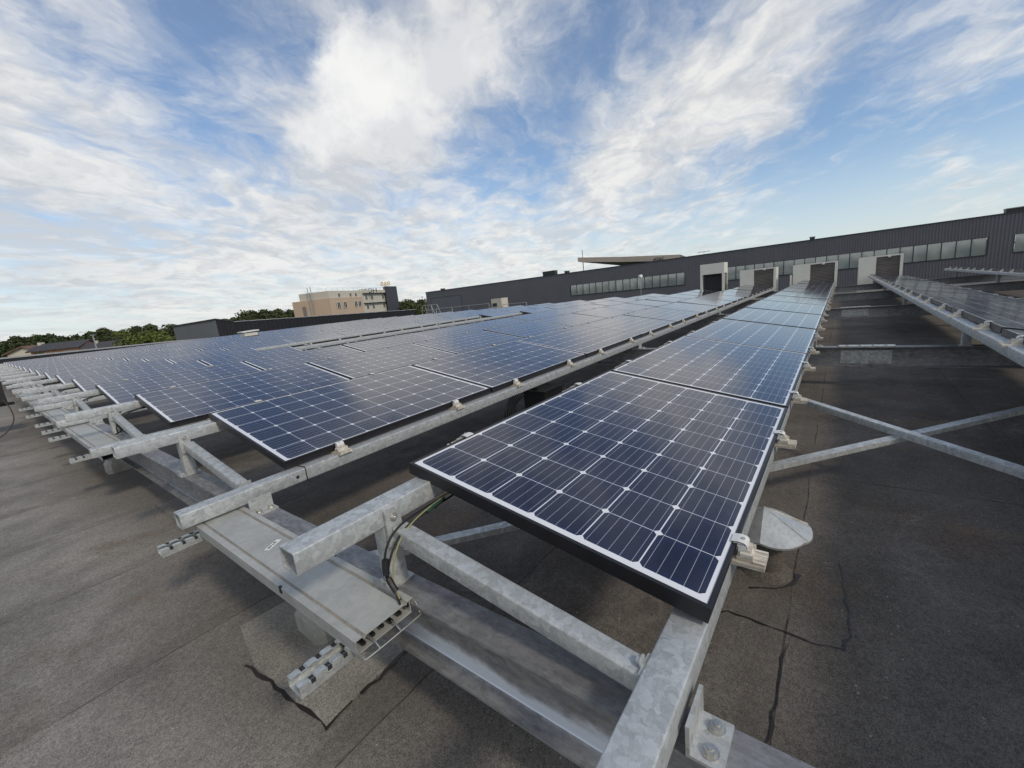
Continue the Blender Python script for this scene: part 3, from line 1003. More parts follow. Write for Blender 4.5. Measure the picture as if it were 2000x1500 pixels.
def tray(y0, y1, lab, sticker, bail):
    t = thing('cable_tray', lab, 'cable tray', (0, y0, 0), 'lidded cable trays along the front ends of the rows')
    L = y1 - y0
    xa, xb, zt = -0.406, -0.217, -0.125
    mb = MB()
    # lid: raised centre, folded shoulders and skirts
    prof = [(xa, zt - 0.024), (xa - 0.0015, zt - 0.002), (xa + 0.002, zt), (xa + 0.020, zt), (xa + 0.0235, zt - 0.006), (xa + 0.0275, zt - 0.006), (xa + 0.031, zt - 0.002),
            (xb - 0.031, zt - 0.002), (xb - 0.0275, zt - 0.006), (xb - 0.0235, zt - 0.006), (xb - 0.020, zt), (xb - 0.002, zt), (xb + 0.0015, zt - 0.002), (xb, zt - 0.024)]
    full = prof + [(p[0] * 0.998 + (xa + xb) * 0.001, p[1] - 0.0022) for p in prof[::-1]]
    vs = [(p[0], yy, p[1]) for yy in (0, L) for p in full]
    n = len(full)
    fs = [(j, (j + 1) % n, n + (j + 1) % n, n + j) for j in range(n)]
    for j in range(len(prof) - 1):
        q = (j, j + 1, n - 2 - j, n - 1 - j)
        fs += [q, tuple(i + n for i in q)]
    mb.add(vs, fs)
    for j in range(len(prof) - 1):
        if j in (3, 4, 5, 7, 8, 9):
            mb.m[j] = 2
    for yy in (0.42, 1.35):
        if yy < L:
            mb.box(xa - 0.003, xa + 0.004, yy, yy + 0.014, zt - 0.022, zt + 0.0015, 1)
            mb.box(xb - 0.004, xb + 0.003, yy, yy + 0.012, zt - 0.012, zt + 0.0015, 1)
    build('lid', mb, [M['tray'], M['dark'], M['grime']], t)
    mb = MB()
    mb.box(xa + 0.004, xb - 0.004, 0.012, L, zt - 0.052, zt - 0.049)
    mb.box(xa + 0.004, xa + 0.006, 0.012, L, zt - 0.049, zt - 0.010)
    mb.box(xb - 0.006, xb - 0.004, 0.012, L, zt - 0.049, zt - 0.010)
    build('trough', mb, M['tray'], t)
    if sticker is not None:
        mb = MB()
        c = Vector((STX, sticker - y0, zt - 0.0012))
        ax = Vector((0.86, 0.5, 0)).normalized()
        ay = Vector((-0.5, 0.86, 0)).normalized()
        az = Vector((0, 0, 1))
        mb.obox(c, ax, ay, az, 0.036, 0.011, 0.0004)
        for kk in range(4):
            mb.obox(c + ax * (-0.022 + 0.012 * kk) + ay * (0.002 * (kk % 2)) + az * 0.0005, ax, ay, az, 0.004, 0.005 - 0.001 * (kk % 3), 0.0002, 1)
        build('sticker', mb, [M['label'], M['ink']], t)
    if bail:
        mb = MB()
        zz = zt - 0.044
        mb.tube([(xb + 0.004, 0.03, zt - 0.01), (xb + 0.006, -0.002, zt - 0.018), (xb + 0.004, -0.018, zz), (xb - 0.004, -0.024, zz - 0.004), (xa + 0.02, -0.024, zz - 0.004), (xa + 0.006, -0.016, zz), (xa + 0.006, 0.03, zz + 0.004)], 0.0022, 6)
        for xx in (xa + 0.05, xb - 0.07):
            mb.tube([(xx, -0.026, zz - 0.004), (xx, 0.01, zz + 0.01), (xx, 0.09, zz + 0.012)], 0.0022, 6)
        build('wire_bail', mb, M['bolt'], t)
        mb = MB()
        for kk in range(6):
            xx = xa + 0.03 + kk * 0.03
            mb.tube([(xx, 0.015, zz + 0.008 + 0.004 * (kk % 3)), (xx + 0.006, 0.4, zz + 0.01)], 0.006, 6, sub=2)
        build('tray_cables', mb, M['cable'], t)
    return t


tray(0.765, 2.00, 'nearest sheet-metal cable tray under the two front rail ends', 1.49, True)
tray(4.12, 5.96, 'sheet-metal cable tray between the second and third rows', 5.2, False)
tray(5.99, 7.90, 'sheet-metal cable tray between the third and fourth rows', 7.35, False)
tray(7.93, 9.9, 'sheet-metal cable tray before the fifth row', None, False)
tray(9.93, 13.9, 'long sheet-metal cable tray beyond the fifth row', None, False)


def slotted(y, lab, x0=-0.54, x1=-0.20, w=0.066, z=-0.206):
    """upturned slotted channel bolted under the tray: two lipped walls with slots along the lips"""
    mb = MB()
    mb.box(x0, x1, y - w / 2, y + w / 2, z, z + 0.003)
    n = int((x1 - x0) / 0.044)
    for s in (-1, 1):
        yo = y + s * w / 2
        ya, yb = min(yo, yo - s * 0.003), max(yo, yo - s * 0.003)
        la, lb = min(yo - s * 0.003, yo - s * 0.019), max(yo - s * 0.003, yo - s * 0.019)
        for k in range(n + 1):
            xa = x0 + k * 0.044
            xm, xb = min(xa + 0.024, x1), min(xa + 0.044, x1)
            mb.box(xa, xm, ya, yb, z + 0.003, z + 0.033)
            mb.box(xa, xm, la, lb, z + 0.0305, z + 0.033)
            if xb > xm:
                mb.box(xm, xb, ya, yb, z + 0.003, z + 0.0305)
                mb.box(xm, xb, la, lb, z + 0.027, z + 0.0295)
                c0, c1 = la + 0.003, lb + (0.0 if s > 0 else 0.003)
                mb.box(xm + 0.005, xb - 0.003, min(c0, lb), max(c0, lb) - 0.001, z + 0.0297, z + 0.0300, 1)  # near-black slips put in for the shade inside the slots
                mb.box(xm + 0.005, xb - 0.003, ya - 0.0004, yb + 0.0004, z + 0.020, z + 0.0309, 1)
    o = build('slotted_channel', mb, [M['slot'], M['dark']])
    return tag(o, lab, 'bracket', 'slotted channels carrying the cable tray')


slotted(0.845, 'foremost slotted steel channel poking out under the tray end')
slotted(2.03, 'slotted steel channel under the low rail of the first left row')
for yy, lab in ((4.52, 'slotted steel channel sticking out before the second tray'), (5.86, 'slotted steel channel at the far end of the second tray'), (6.47, 'slotted steel channel between third row rails, nearer one'),
                (7.16, 'slotted steel channel before the fourth row'), (8.35, 'slotted steel channel before the fifth row'), (9.55, 'most distant slotted steel channel by the dark cabinet')):
    slotted(yy, lab)

# cables hanging from the nearest row to the tray
cb = thing('cable_loom', 'black and green-yellow cables dropping from the nearest panel to the tray', 'cables', (0, 0, 0), 'cable drops at the row ends')
mb = MB()
mb.tube([(0.25, 0.858, 0.075), (0.06, 0.852, 0.066), (-0.08, 0.848, 0.066), (-0.165, 0.845, 0.058), (-0.215, 0.842, 0.030), (-0.240, 0.842, -0.02), (-0.244, 0.838, -0.065), (-0.240, 0.815, -0.10), (-0.243, 0.785, -0.122)], 0.0035)
mb.tube([(0.25, 0.850, 0.068), (0.06, 0.844, 0.056), (-0.07, 0.840, 0.055), (-0.155, 0.836, 0.045), (-0.205, 0.830, 0.016), (-0.236, 0.828, -0.03), (-0.246, 0.825, -0.075), (-0.246, 0.80, -0.11), (-0.255, 0.775, -0.128)], 0.0035)
build('black_cable', mb, M['cable'], cb, smooth=True)
mb = MB()
mb.tube([(0.25, 0.855, 0.082), (0.06, 0.843, 0.072), (-0.06, 0.838, 0.064), (-0.145, 0.828, 0.050), (-0.195, 0.822, 0.020), (-0.226, 0.820, -0.03), (-0.236, 0.816, -0.085), (-0.246, 0.785, -0.118)], 0.0024)
build('earth_wire', mb, M['earth'], cb, smooth=True)
for pts, rad in (([(-0.238, 0.838, -0.012), (-0.243, 0.836, -0.035), (-0.245, 0.834, -0.055)], 0.0105),
                 ([(-0.245, 0.828, -0.066), (-0.244, 0.815, -0.086), (-0.244, 0.80, -0.10)], 0.0095), ([(-0.03, 0.840, 0.058), (0.0, 0.842, 0.062)], 0.0085)):
    build('cable_sleeve', MB().tube(pts, rad), M['cable'], cb, smooth=True)
mb = MB()
mb.tube([(0.02, 0.843, 0.066), (-0.03, 0.838, 0.062), (-0.065, 0.835, 0.056)], 0.0062)
build('green_sleeve', mb, M['green'], cb, smooth=True)
for k, w_ in ((2, 'second'), (3, 'third'), (4, 'fourth'), (5, 'fifth')):
    y0 = k * DY + 0.86
    mb = MB()
    mb.tube([(0.5, y0, 0.07), (0.2, y0 - 0.004, 0.062), (-0.02, y0 - 0.012, 0.055), (-0.12, y0 - 0.02, 0.03), (-0.16, y0 - 0.024, -0.04), (-0.15, y0 - 0.03, -0.10), (-0.20, y0 - 0.04, -0.125)], 0.0065)
    mb.tube([(0.3, y0 - 0.01, 0.06), (0.0, y0 - 0.016, 0.05), (-0.13, y0 - 0.03, 0.01), (-0.175, y0 - 0.034, -0.06), (-0.18, y0 - 0.04, -0.12)], 0.005)
    tag(build('cable_loom', mb, M['cable'], smooth=True), f'black cable loop dropping from the front of the {w_} row left of the tray', 'cables', 'cable drops at the row ends')
# cable tie round the low rail of the first left row
mb = MB()
yc, zc = DY - 0.012, -0.083
mb.tube([(0.085, yc - 0.042, zc - 0.036), (0.084, yc - 0.043, zc), (0.084, yc - 0.042, zc + 0.035), (0.082, yc, zc + 0.036), (0.08, yc + 0.042, zc + 0.034)], 0.0022, 6)
mb.tube([(0.085, yc - 0.042, zc - 0.036), (0.094, yc - 0.048, zc - 0.046)], 0.0018, 6)
tag(build('cable_tie', mb, M['cable']), 'black cable tie looped round the low rail of the first left row', 'cable tie')

# ------------------------------------------------------------------ things on the felt
vt = thing('roof_vent', 'pale folded-zinc cone cap over a felted vent pipe right of the nearest panel', 'vent', (1.02, 0.012, ZR))
mb = MB()
n, R0 = 36, 0.158
for sgn in (0,):
    ring = []
    creases = [math.radians(q) for q in (178, 238, 292, 355, 425, 478, 538)]
    for i in range(n):
        a = creases[0] + 2 * math.pi * i / n
        for q in range(6):
            if creases[q] - 1e-6 <= a < creases[q + 1] - 1e-6:
                ph, ha = (creases[q] + creases[q + 1]) / 2, (creases[q + 1] - creases[q]) / 2
        drop = 0.078 * math.cos(a - ph) / math.cos(ha)
        ring.append((R0 * math.cos(a), R0 * math.sin(a), 0.292 - drop))
    low = [(p[0], p[1], p[2] - 0.008) for p in ring]
    tip = (0.0, 0.012, 0.292)
    vs = ring + low + [tip, (0, 0.012, 0.282)]
    fs = [(i, (i + 1) % n, 2 * n) for i in range(n)] + [(n + (i + 1) % n, n + i, 2 * n + 1) for i in range(n)] + [(i, n + i, n + (i + 1) % n, (i + 1) % n) for i in range(n)]
    mb.add(vs, fs)
    for ang in (math.radians(248), math.radians(300)):
        e = Vector((R0 * 1.0 * math.cos(ang), R0 * math.sin(ang), 0.211))
        tv = Vector(tip)
        mb.cyl(tv, e, 0.0022, 0.003, n=6, mi=1 if ang > 5 else 0)
build('cone_cap', mb, [M['zinc'], M['base']], vt)
mb = MB()
mb.cyl((0, 0, 0.0), (0, 0, 0.215), 0.062, n=20)
mb.cyl((0, 0, 0.0), (0, 0, 0.03), 0.10, 0.064, n=20)
build('vent_pipe', mb, M['felt'], vt, smooth=True)


def felt_strip(name, pts, w, lab, cat, seed):
    rg = random.Random(seed)
    mb = MB()
    L, Rr = [], []
    P = []
    for i in range(len(pts) - 1):
        a, b2 = Vector((*pts[i], 0)), Vector((*pts[i + 1], 0))
        m = max(2, int((b2 - a).length / 0.035))
        for k in range(m):
            P.append(a.lerp(b2, k / m))
    P.append(Vector((*pts[-1], 0)))
    for i, p in enumerate(P):
        t = (P[min(i + 1, len(P) - 1)] - P[max(i - 1, 0)]).normalized()
        nn = Vector((-t.y, t.x, 0))
        p = p + nn * rg.uniform(-0.007, 0.007)
        ww = w * rg.uniform(0.15, 1.5)
        L.append((*(p + nn * ww).xy, ZR + 0.0042))
        Rr.append((*(p - nn * ww * rg.uniform(0.5, 1)).xy, ZR + 0.0042))
    n = len(P)
    mb.add(L + Rr, [(n + i, n + i + 1, i + 1, i) for i in range(n - 1)])
    return tag(build(name, mb, M['tar']), lab, cat)


# lighter felt patch round the nearest pedestal, with tar squeezed out along its edge
pm = MB()
cr = [(-0.455, 1.49), (-0.425, 1.03), (-0.02, 1.06), (-0.05, 1.75), (-0.40, 1.78)]
top = [(x, y, ZR + 0.004) for x, y in cr]
pm.add(top + [(x, y, ZR + 0.0003) for x, y in cr], [tuple(range(5))[::-1]] + [(i, (i + 1) % 5, 5 + (i + 1) % 5, 5 + i) for i in range(5)])
o = build('felt_patch', pm, M['patch'])
structure(o)
felt_strip('tar_bead', [(-0.47, 1.53), (-0.455, 1.40), (-0.44, 1.20), (-0.43, 1.02), (-0.33, 1.035)], 0.0065, 'black tar bead squeezed out along the left edge of the felt patch', 'tar bead', 3)
felt_strip('tar_bead', [(-0.30, 1.03), (-0.16, 1.03), (-0.05, 1.05), (0.02, 1.08)], 0.007, 'black tar bead along the near edge of the felt patch', 'tar bead', 5)
felt_strip('tar_bead', [(0.48, 0.25), (0.60, 0.17), (0.69, 0.10), (0.67, -0.08), (0.66, -0.18), (0.69, -0.25), (0.76, -0.268), (0.95, -0.262), (1.08, -0.25), (1.2, -0.235)], 0.0048, 'wavy black tar seam curving round the vent on the right', 'tar bead', 8)
felt_strip('tar_bead', [(0.86, 0.05), (0.90, -0.04), (0.96, -0.09), (1.04, -0.10)], 0.012, 'dark tar collar on the felt at the foot of the vent pipe', 'tar bead', 9)
felt_strip('tar_bead', [(0.10, -0.085), (0.25, -0.085), (0.40, -0.09), (0.62, -0.10)], 0.0034, 'straight black tar seam beside the front of the nearest row', 'tar bead', 11)

# black optimiser box with cables under the first left row
jb = thing('junction_box', 'black junction box with loose cables on the felt between the two nearest rows', 'junction box', (2.45, 2.05, ZR))
mb = MB().box(-0.16, 0.16, -0.12, 0.12, 0.08, 0.36).box(-0.17, 0.17, -0.13, 0.13, 0.36, 0.375).box(-0.12, 0.12, -0.08, 0.08, 0.0, 0.08)
build('case', mb, M['cable'], jb)
mb = MB()
rg = random.Random(4)
for kk in range(6):
    a = rg.uniform(0, 6.28)
    mb.tube([(0.0, -0.05 + 0.02 * kk, 0.32), (-0.22, 0.02 * kk, 0.38 + 0.02 * kk), (-0.34 - 0.03 * kk, 0.10, 0.25), (-0.30, 0.05 * kk, 0.03), (-0.55, 0.12 * kk - 0.2, 0.012)], 0.006, 6)
build('loose_cable', mb, M['cable'], jb, smooth=True)

# dark cabinet and hose at the left edge
ct_ = thing('cabinet', 'black electrical cabinet cut off by the left edge of the photo', 'cabinet', (-0.95, 9.8, -0.06))
mb = MB().box(-0.34, 0.335, -0.11, 0.11, 0, 0.42).box(-0.35, 0.345, -0.12, 0.12, 0.42, 0.44)
build('case', mb, M['cable'], ct_)
mb = MB()
for xx in (-0.25,):
    mb.box(xx - 0.02, xx + 0.02, -0.02, 0.02, ZR + 0.06, 0)
mb.box(-0.4, 0.40, -0.03, 0.03, -0.05, -0.002)
build('stand', mb, M['frame'], ct_)
mb = MB()
mb.tube([(-0.66, 9.64, 0.0), (-0.615, 9.60, -0.14), (-0.63, 9.45, -0.33), (-0.80, 9.3, -0.50), (-1.1, 9.2, -0.535), (-1.5, 9.1, -0.54)], 0.008)
tag(build('hose', mb, M['zinc'] if 0 else M['trunk'], smooth=True), 'grey-brown hose hanging from the black cabinet at the left edge', 'hose')

# ------------------------------------------------------------------ white plant boxes at the far end of the rows
XB = 20.45


def plant_box(y0, y1, zt, lab):
    t = thing('plant_box', lab, 'roof box', (XB, y0, ZR), 'white ventilation boxes at the far row ends')
    W, H, Dp = y1 - y0, zt - ZR, 0.9
    mb = MB()
    s = 0.58 / 1.45 * W
    mb.box(0.0, Dp, W - s, W, 0, H)                       # closed white half (left)
    mb.box(0.04, Dp, 0, W - s, 0, 0.12)
    mb.box(0, Dp, 0, 0.085, 0.12, H - 0.05)               # right jamb
    mb.box(0, Dp, 0, W - s, H - 0.05, H)                  # lintel
    mb.box(0.5, Dp, 0.085, W - s, 0.12, H - 0.05)
    build('casing', mb, M['white'], t)
    mb = MB()
    nsl = 20
    for k in range(nsl):
        z = 0.14 + (H - 0.22) * k / nsl
        mb.prism([(-0.022, 0.0), (0.022, 0.032), (0.022, 0.038), (-0.022, 0.006)], (0.06, 0.086, z), (0.06, W - s - 0.001, z))
    mb.box(0.09, 0.1, 0.086, W - s - 0.001, 0.12, H - 0.051)
    build('louvre', mb, M['louvre'], t)
    mb = MB().box(-0.03, 0.0, (W - s) / 2 - 0.03, (W - s) / 2 + 0.05, H - 0.09, H - 0.045)
    build('bracket', mb, M['white'], t)


plant_box(-0.055, 1.40, 0.79, 'white box with brown louvre at the far end of the nearest row')
plant_box(2.00, 3.35, 0.805, 'white box with brown louvre behind the first left row')
plant_box(-1.95, -0.70, 0.80, 'white box with brown louvre behind the row right of the braces')
t = thing('plant_box', 'tall pale box with a dark open front at the end of the second left row', 'roof box', (20.3, 3.95, ZR), 'white ventilation boxes at the far row ends')
W, H, Dp = 1.0, 1.80, 0.75
mb = MB()
for (xa, ya) in ((0, 0), (0, W - 0.09), (Dp - 0.09, 0), (Dp - 0.09, W - 0.09)):
    mb.box(xa, xa + 0.09, ya, ya + 0.09, 0, H - 0.46)
mb.box(0, Dp, 0, W, H - 0.46, H)
build('casing', mb, M['white'], t)
mb = MB()
for k in range(18):
    z = 0.1 + 0.068 * k
    mb.prism([(-0.02, 0.0), (0.02, 0.03), (0.02, 0.036), (-0.02, 0.006)], (Dp - 0.091, 0.05, z), (0.091, 0.05, z))
build('louvre', mb, M['louvre'], t)
mb = MB().box(0.25, Dp - 0.1, 0.10, W - 0.1, 0.02, H - 0.465)  # near-black block fills the open front, standing in for its shade
build('dark_fill', mb, M['dark'], t)
tag(build('post', MB().box(20.2, 20.26, 1.42, 1.48, ZR, 0.42), M['white']), 'slim white post left of the box behind the nearest row', 'post')

# small pale roof light among the far panels
t = thing('roof_light', 'small pale roof hatch with tilted lid among the far panels', 'roof hatch', (8.25, 24.0, ZR))
mb = MB().box(-0.30, 0.32, -0.3, 0.3, 0.0, 0.86)
build('kerb', mb, M['white'], t)
mb = MB().prism([(-0.36, 0.0), (0.36, 0.0), (0.36, 0.06), (-0.36, 0.06)], (-0.38, 0, 0.90), (0.40, 0, 0.93))
build('lid', mb, M['label'], t)

# ------------------------------------------------------------------ shed, black wall, parapet beyond the panels
YW = 36.0


def corrugated(mb, p0, p1, z0a, z1a, z0b=None, z1b=None, pitch=0.25, depth=0.045, mi=0, out=None):
    """trapezoid sheet between two ground points; z ranges at both ends"""
    p0, p1 = Vector((*p0, 0)), Vector((*p1, 0))
    z0b = z0a if z0b is None else z0b
    z1b = z1a if z1b is None else z1b
    t = (p1 - p0)
    L = t.length
    t.normalize()
    o = Vector(out) if out else Vector((t.y, -t.x, 0))
    n = max(1, int(L / pitch))
    pl = L / n
    vs = []
    for k in range(n):
        for (u, dd) in ((0, 0), (0.40, 0), (0.50, 1), (0.90, 1)):
            vs.append((k * pl + u * pl, dd * depth))
    vs.append((L, 0))
    lo, hi = [], []
    for s_, dd in vs:
        q = p0 + t * s_ + o * dd
        w = s_ / L
        lo.append((q.x, q.y, z0a + (z0b - z0a) * w))
        hi.append((q.x, q.y, z1a + (z1b - z1a) * w))
    m = len(vs)
    mb.add(lo + hi, [(i, i + 1, m + i + 1, m + i) for i in range(m - 1)], mi)


t = thing('parapet', 'low dark parapet with pale coping along the left roof edge', 'parapet', (0, 0, 0))
mb = MB()
for (xa, xb, za, zb) in ((-14, 0.28, 0.62, 0.333), (0.28, 8.1, 0.333, 0.161), (8.1, 10.6, 0.161, 0.044)):
    mb.add([(xa, YW, ZR), (xb, YW, ZR), (xb, YW, zb), (xa, YW, za), (xa, YW + 0.2, ZG), (xb, YW + 0.2, ZG), (xb, YW + 0.2, zb), (xa, YW + 0.2, za)],
           [(0, 1, 2, 3), (7, 6, 5, 4), (3, 2, 6, 7)])
build('wall', mb, M['clad2'], t)
mb = MB()
for (xa, xb, za, zb) in ((-14, 0.28, 0.62, 0.333), (0.28, 8.1, 0.333, 0.161), (8.1, 10.6, 0.161, 0.044)):
    mb.add([(xa, YW - 0.06, za - 0.05), (xb, YW - 0.06, zb - 0.05), (xb, YW - 0.06, zb + 0.03), (xa, YW - 0.06, za + 0.03), (xa, YW + 0.26, za - 0.05), (xb, YW + 0.26, zb - 0.05), (xb, YW + 0.26, zb + 0.03), (xa, YW + 0.26, za + 0.03)],
           [(0, 1, 2, 3), (7, 6, 5, 4), (3, 2, 6, 7), (0, 4, 5, 1)])
build('coping', mb, M['paleedge'], t)

# shed: grey end wall facing us obliquely, black side
A = hyA = at(420, 623, 1.0)


def ony(x, y, Y):
    q = ray(x, y)
    return CAM + q * ((Y - CAM.y) / q.y)


B1 = ony(420, 623, 36.2)
B0 = ony(337, 637, 40.6)
B2 = ony(456, 627, 36.2)
t = thing('shed', 'grey-ended black shed standing beyond the left panels', 'shed', (0, 0, 0))
zt = B1.z
mb = MB()
corrugated(mb, (B0.x, B0.y), (B1.x, B1.y), -5.4, B0.z, -5.4, B1.z, pitch=1.0, depth=0.008, out=(-0.9, -0.4, 0))
build('end_wall', mb, M['shedgrey'], t)
mb = MB()
corrugated(mb, (B1.x, B1.y), (B2.x, B2.y), -5.4, B1.z, -5.4, B2.z, pitch=0.3, depth=0.04, out=(0, -1, 0))
mb.quad((B0.x, B0.y, -5.4), (B2.x + B0.x - B1.x, B0.y, -5.4), (B2.x + B0.x - B1.x, B0.y, B2.z), (B0.x, B0.y, B0.z))
mb.quad((B2.x, B2.y, -5.4), (B2.x + B0.x - B1.x, B0.y, -5.4), (B2.x + B0.x - B1.x, B0.y, B2.z), (B2.x, B2.y, B2.z))
build('side_wall', mb, M['clad2'], t)
mb = MB()
e = 0.05
mb.prism([(-0.08, -0.05), (0.08, -0.05), (0.08, 0.03), (-0.08, 0.03)], (B0.x, B0.y, B0.z), (B1.x, B1.y, B1.z))
mb.prism([(-0.08, -0.05), (0.08, -0.05), (0.08, 0.03), (-0.08, 0.03)], (B1.x, B1.y, B1.z), (B2.x, B2.y, B2.z))
mb.quad((B0.x, B0.y, B0.z + .001), (B1.x, B1.y, B1.z + .001), (B2.x, B2.y, B2.z + .001), (B2.x + B0.x - B1.x, B0.y, B2.z + .001))
build('roof', mb, M['edge'], t)
t = thing('boundary_wall', 'long black corrugated wall with pale coping behind the far panels', 'wall', (0, 0, 0))
W0, W1 = ony(457, 629, 36.25), ony(810, 605, 36.25)
mb = MB()
corrugated(mb, (B2.x, 36.25), (W1.x, 36.25), -5.4, W0.z, -5.4, W1.z, pitch=0.33, depth=0.04, out=(0, -1, 0))
mb.quad((B2.x, 36.7, -5.4), (W1.x, 36.7, -5.4), (W1.x, 36.7, W1.z), (B2.x, 36.7, W0.z))
mb.quad((W1.x, 36.25, -5.4), (W1.x, 36.7, -5.4), (W1.x, 36.7, W1.z), (W1.x, 36.25, W1.z))
build('cladding', mb, M['clad2'], t)
mb = MB()
nseg = 34
for k in range(nseg):
    xa, xb = B2.x + (W1.x - B2.x) * k / nseg, B2.x + (W1.x - B2.x) * (k + 1) / nseg
    za, zb = W0.z + (W1.z - W0.z) * k / nseg, W0.z + (W1.z - W0.z) * (k + 1) / nseg
    e = 0.012 * (k % 2)
    mb.prism([(-0.3, 0.0), (0.3, 0.0), (0.3, 0.05), (-0.3, 0.05)], (xa, 36.45, za + e - 0.0), (xb - 0.03, 36.45, zb + e - 0.0))
build('coping', mb, M['paleedge'], t)

# guard rails and a pale plant cabinet before the big hall
XRL = 40.0


def guard(pts, h, lab, posts, mid=True):
    mb = MB()
    for i in range(len(pts) - 1):
        a, b2 = Vector(pts[i]), Vector(pts[i + 1])
        for hh in ((h, h * 0.55) if mid else (h,)):
            mb.cyl(a + Vector((0, 0, hh)), b2 + Vector((0, 0, hh)), 0.018, n=6)
        m = max(1, int((b2 - a).length / posts))
        for k in range(m + 1):
            p = a.lerp(b2, k / m)
            mb.cyl(p, p + Vector((0, 0, h)), 0.016, n=6)
            mb.cyl(p + Vector((0, 0, h)), p + Vector((-0.3, -0.2, 0)), 0.012, n=6)
    return tag(build('guard_rail', mb, M['rail'], smooth=True), lab, 'railing', 'roof guard rails before the dark hall')


guard([(21.6, 24.2, ZR), (21.6, 20.8, ZR), (21.6, 18.9, ZR)], 1.0, 'low guard rail running left of the pale cabinet', 1.2)
guard([(21.6, 17.7, ZR), (21.6, 15.75, ZR)], 0.84, 'low guard rail running right of the pale cabinet', 1.0, mid=False)
mb = MB()
a, b2 = Vector((21.3, 25.7, ZR)), Vector((21.3, 23.9, ZR))
for dx in (0, 0.6):
    o_ = Vector((dx, 0, 0))
    mb.cyl(a + o_, a + o_ + Vector((0, -0.3, 1.33)), 0.02, n=6)
    mb.cyl(a + o_ + Vector((0, -0.3, 1.33)), b2 + o_ + Vector((0, 0.5, 1.33)), 0.02, n=6)
    mb.cyl(b2 + o_ + Vector((0, 0.5, 1.33)), b2 + o_ + Vector((0, -0.1, 0)), 0.02, n=6)
    mb.cyl(a + o_ + Vector((0, -0.15, 0.95)), b2 + o_ + Vector((0, 0.2, 0.95)), 0.016, n=6)
    mb.cyl(a + o_ + Vector((0, -0.8, 0)), a + o_ + Vector((0, -0.65, 1.33)), 0.016, n=6)
mb.cyl(a + Vector((0, -0.3, 1.33)), a + Vector((0.6, -0.3, 1.33)), 0.02, n=6)
tag(build('step_over_ladder', mb, M['rail'], smooth=True), 'trapezoid step-over ladder rails at the left corner of the dark hall', 'ladder')
t = thing('roof_cabinet', 'pale boxy plant cabinet in front of the dark hall wall', 'cabinet', (21.6, 17.78, ZR))
mb = MB().box(0, 0.7, 0, 0.9, 0, 1.28)
build('case', mb, M['cream'], t)
mb = MB().box(-0.02, 0.0, 0.42, 0.80, 0.75, 0.98)
build('grille', mb, M['edge'], t)

# ------------------------------------------------------------------ the big dark hall with strip windows
XH = 66.0
hall = thing('hall_building', 'long dark grey ribbed hall with strip windows across the right background', 'building', (0, 0, 0))
YL, YR, ZT = 75.2, -60.0, 3.78
wins = [(37.5, 18.25, 16), (12.55, -12.07, 22), (-13.98, -34.0, 18)]
wz0, wz1 = -0.08, 1.66
mb = MB()
edges = [YL]
cur = YL
for (a, b2, nn) in wins:
    corrugated(mb, (XH, cur), (XH, a), -5.4, ZT, out=(-1, 0, 0))
    corrugated(mb, (XH, a), (XH, b2), -5.4, wz0, out=(-1, 0, 0))
    corrugated(mb, (XH, a), (XH, b2), wz1, ZT, out=(-1, 0, 0))
    cur = b2
corrugated(mb, (XH, cur), (XH, YR), -5.4, ZT, out=(-1, 0, 0))
corrugated(mb, (XH + 30, YL), (XH, YL), -5.4, ZT, out=(0, 1, 0))
build('wall', mb, M['clad'], hall)
mb = MB()
mb.box(XH - 0.09, XH + 30, YR, YL + 0.06, ZT - 0.02, ZT + 0.10)
build('roof', mb, M['edge'], hall)
for (a, b2, nn) in wins:
    mb = MB()
    mb.box(XH - 0.075, XH + 0.14, b2 - 0.02, a + 0.02, wz0 - 0.14, wz0)
    mb.box(XH - 0.055, XH + 0.14, b2 - 0.02, a + 0.02, wz1, wz1 + 0.06)
    mb.box(XH - 0.05, XH + 0.14, a, a + 0.10, wz0, wz1)
    mb.box(XH - 0.05, XH + 0.14, b2 - 0.10, b2, wz0, wz1)
    pl = (a - b2) / nn
    for k in range(1, nn):
        y = b2 + k * pl
        mb.box(XH + 0.0, XH + 0.10, y - 0.04, y + 0.04, wz0, wz1)
    wf = build('window', mb, M['winframe'], hall)
    for k in range(nn):
        ya, yb = b2 + k * pl + 0.04, b2 + (k + 1) * pl - 0.04
        tl = rnd.uniform(-0.004, 0.004)
        q = MB().quad((XH + 0.06 + tl, ya, wz0), (XH + 0.06 - tl, yb, wz0), (XH + 0.06 - tl + rnd.uniform(-.004, .004), yb, wz1), (XH + 0.06 + tl, ya, wz1))
        build('pane', q, M['glass'], wf)
mb = MB()
ya, yb, zt = 73.7, 64.25, 2.28
mb.box(XH - 0.052, XH - 0.047, yb, ya, -4, zt, 0)
for (a0, a1, b0, b1) in ((yb - 0.05, ya + 0.05, zt, zt + 0.10), (yb - 0.1, yb, -4, zt + 0.1), (ya, ya + 0.1, -4, zt + 0.1)):
    mb.box(XH - 0.056, XH - 0.03, a0, a1, b0, b1, 1)
build('wall_panel', mb, [M['clad'], M['edge']], hall)
t = thing('floodlight', 'small white floodlight on a thin pole before the left strip window', 'lamp', (21.9, 8.35, ZR))
build('pole', MB().cyl((0, 0, 0), (0, 0, 1.58), 0.012, n=8), M['rail'], t)
mb = MB().prism([(-0.09, -0.05), (0.09, -0.05), (0.07, 0.06), (-0.07, 0.06)], (-0.08, 0.02, 1.60), (0.07, -0.02, 1.67))
build('lamp_head', mb, M['label'], t)
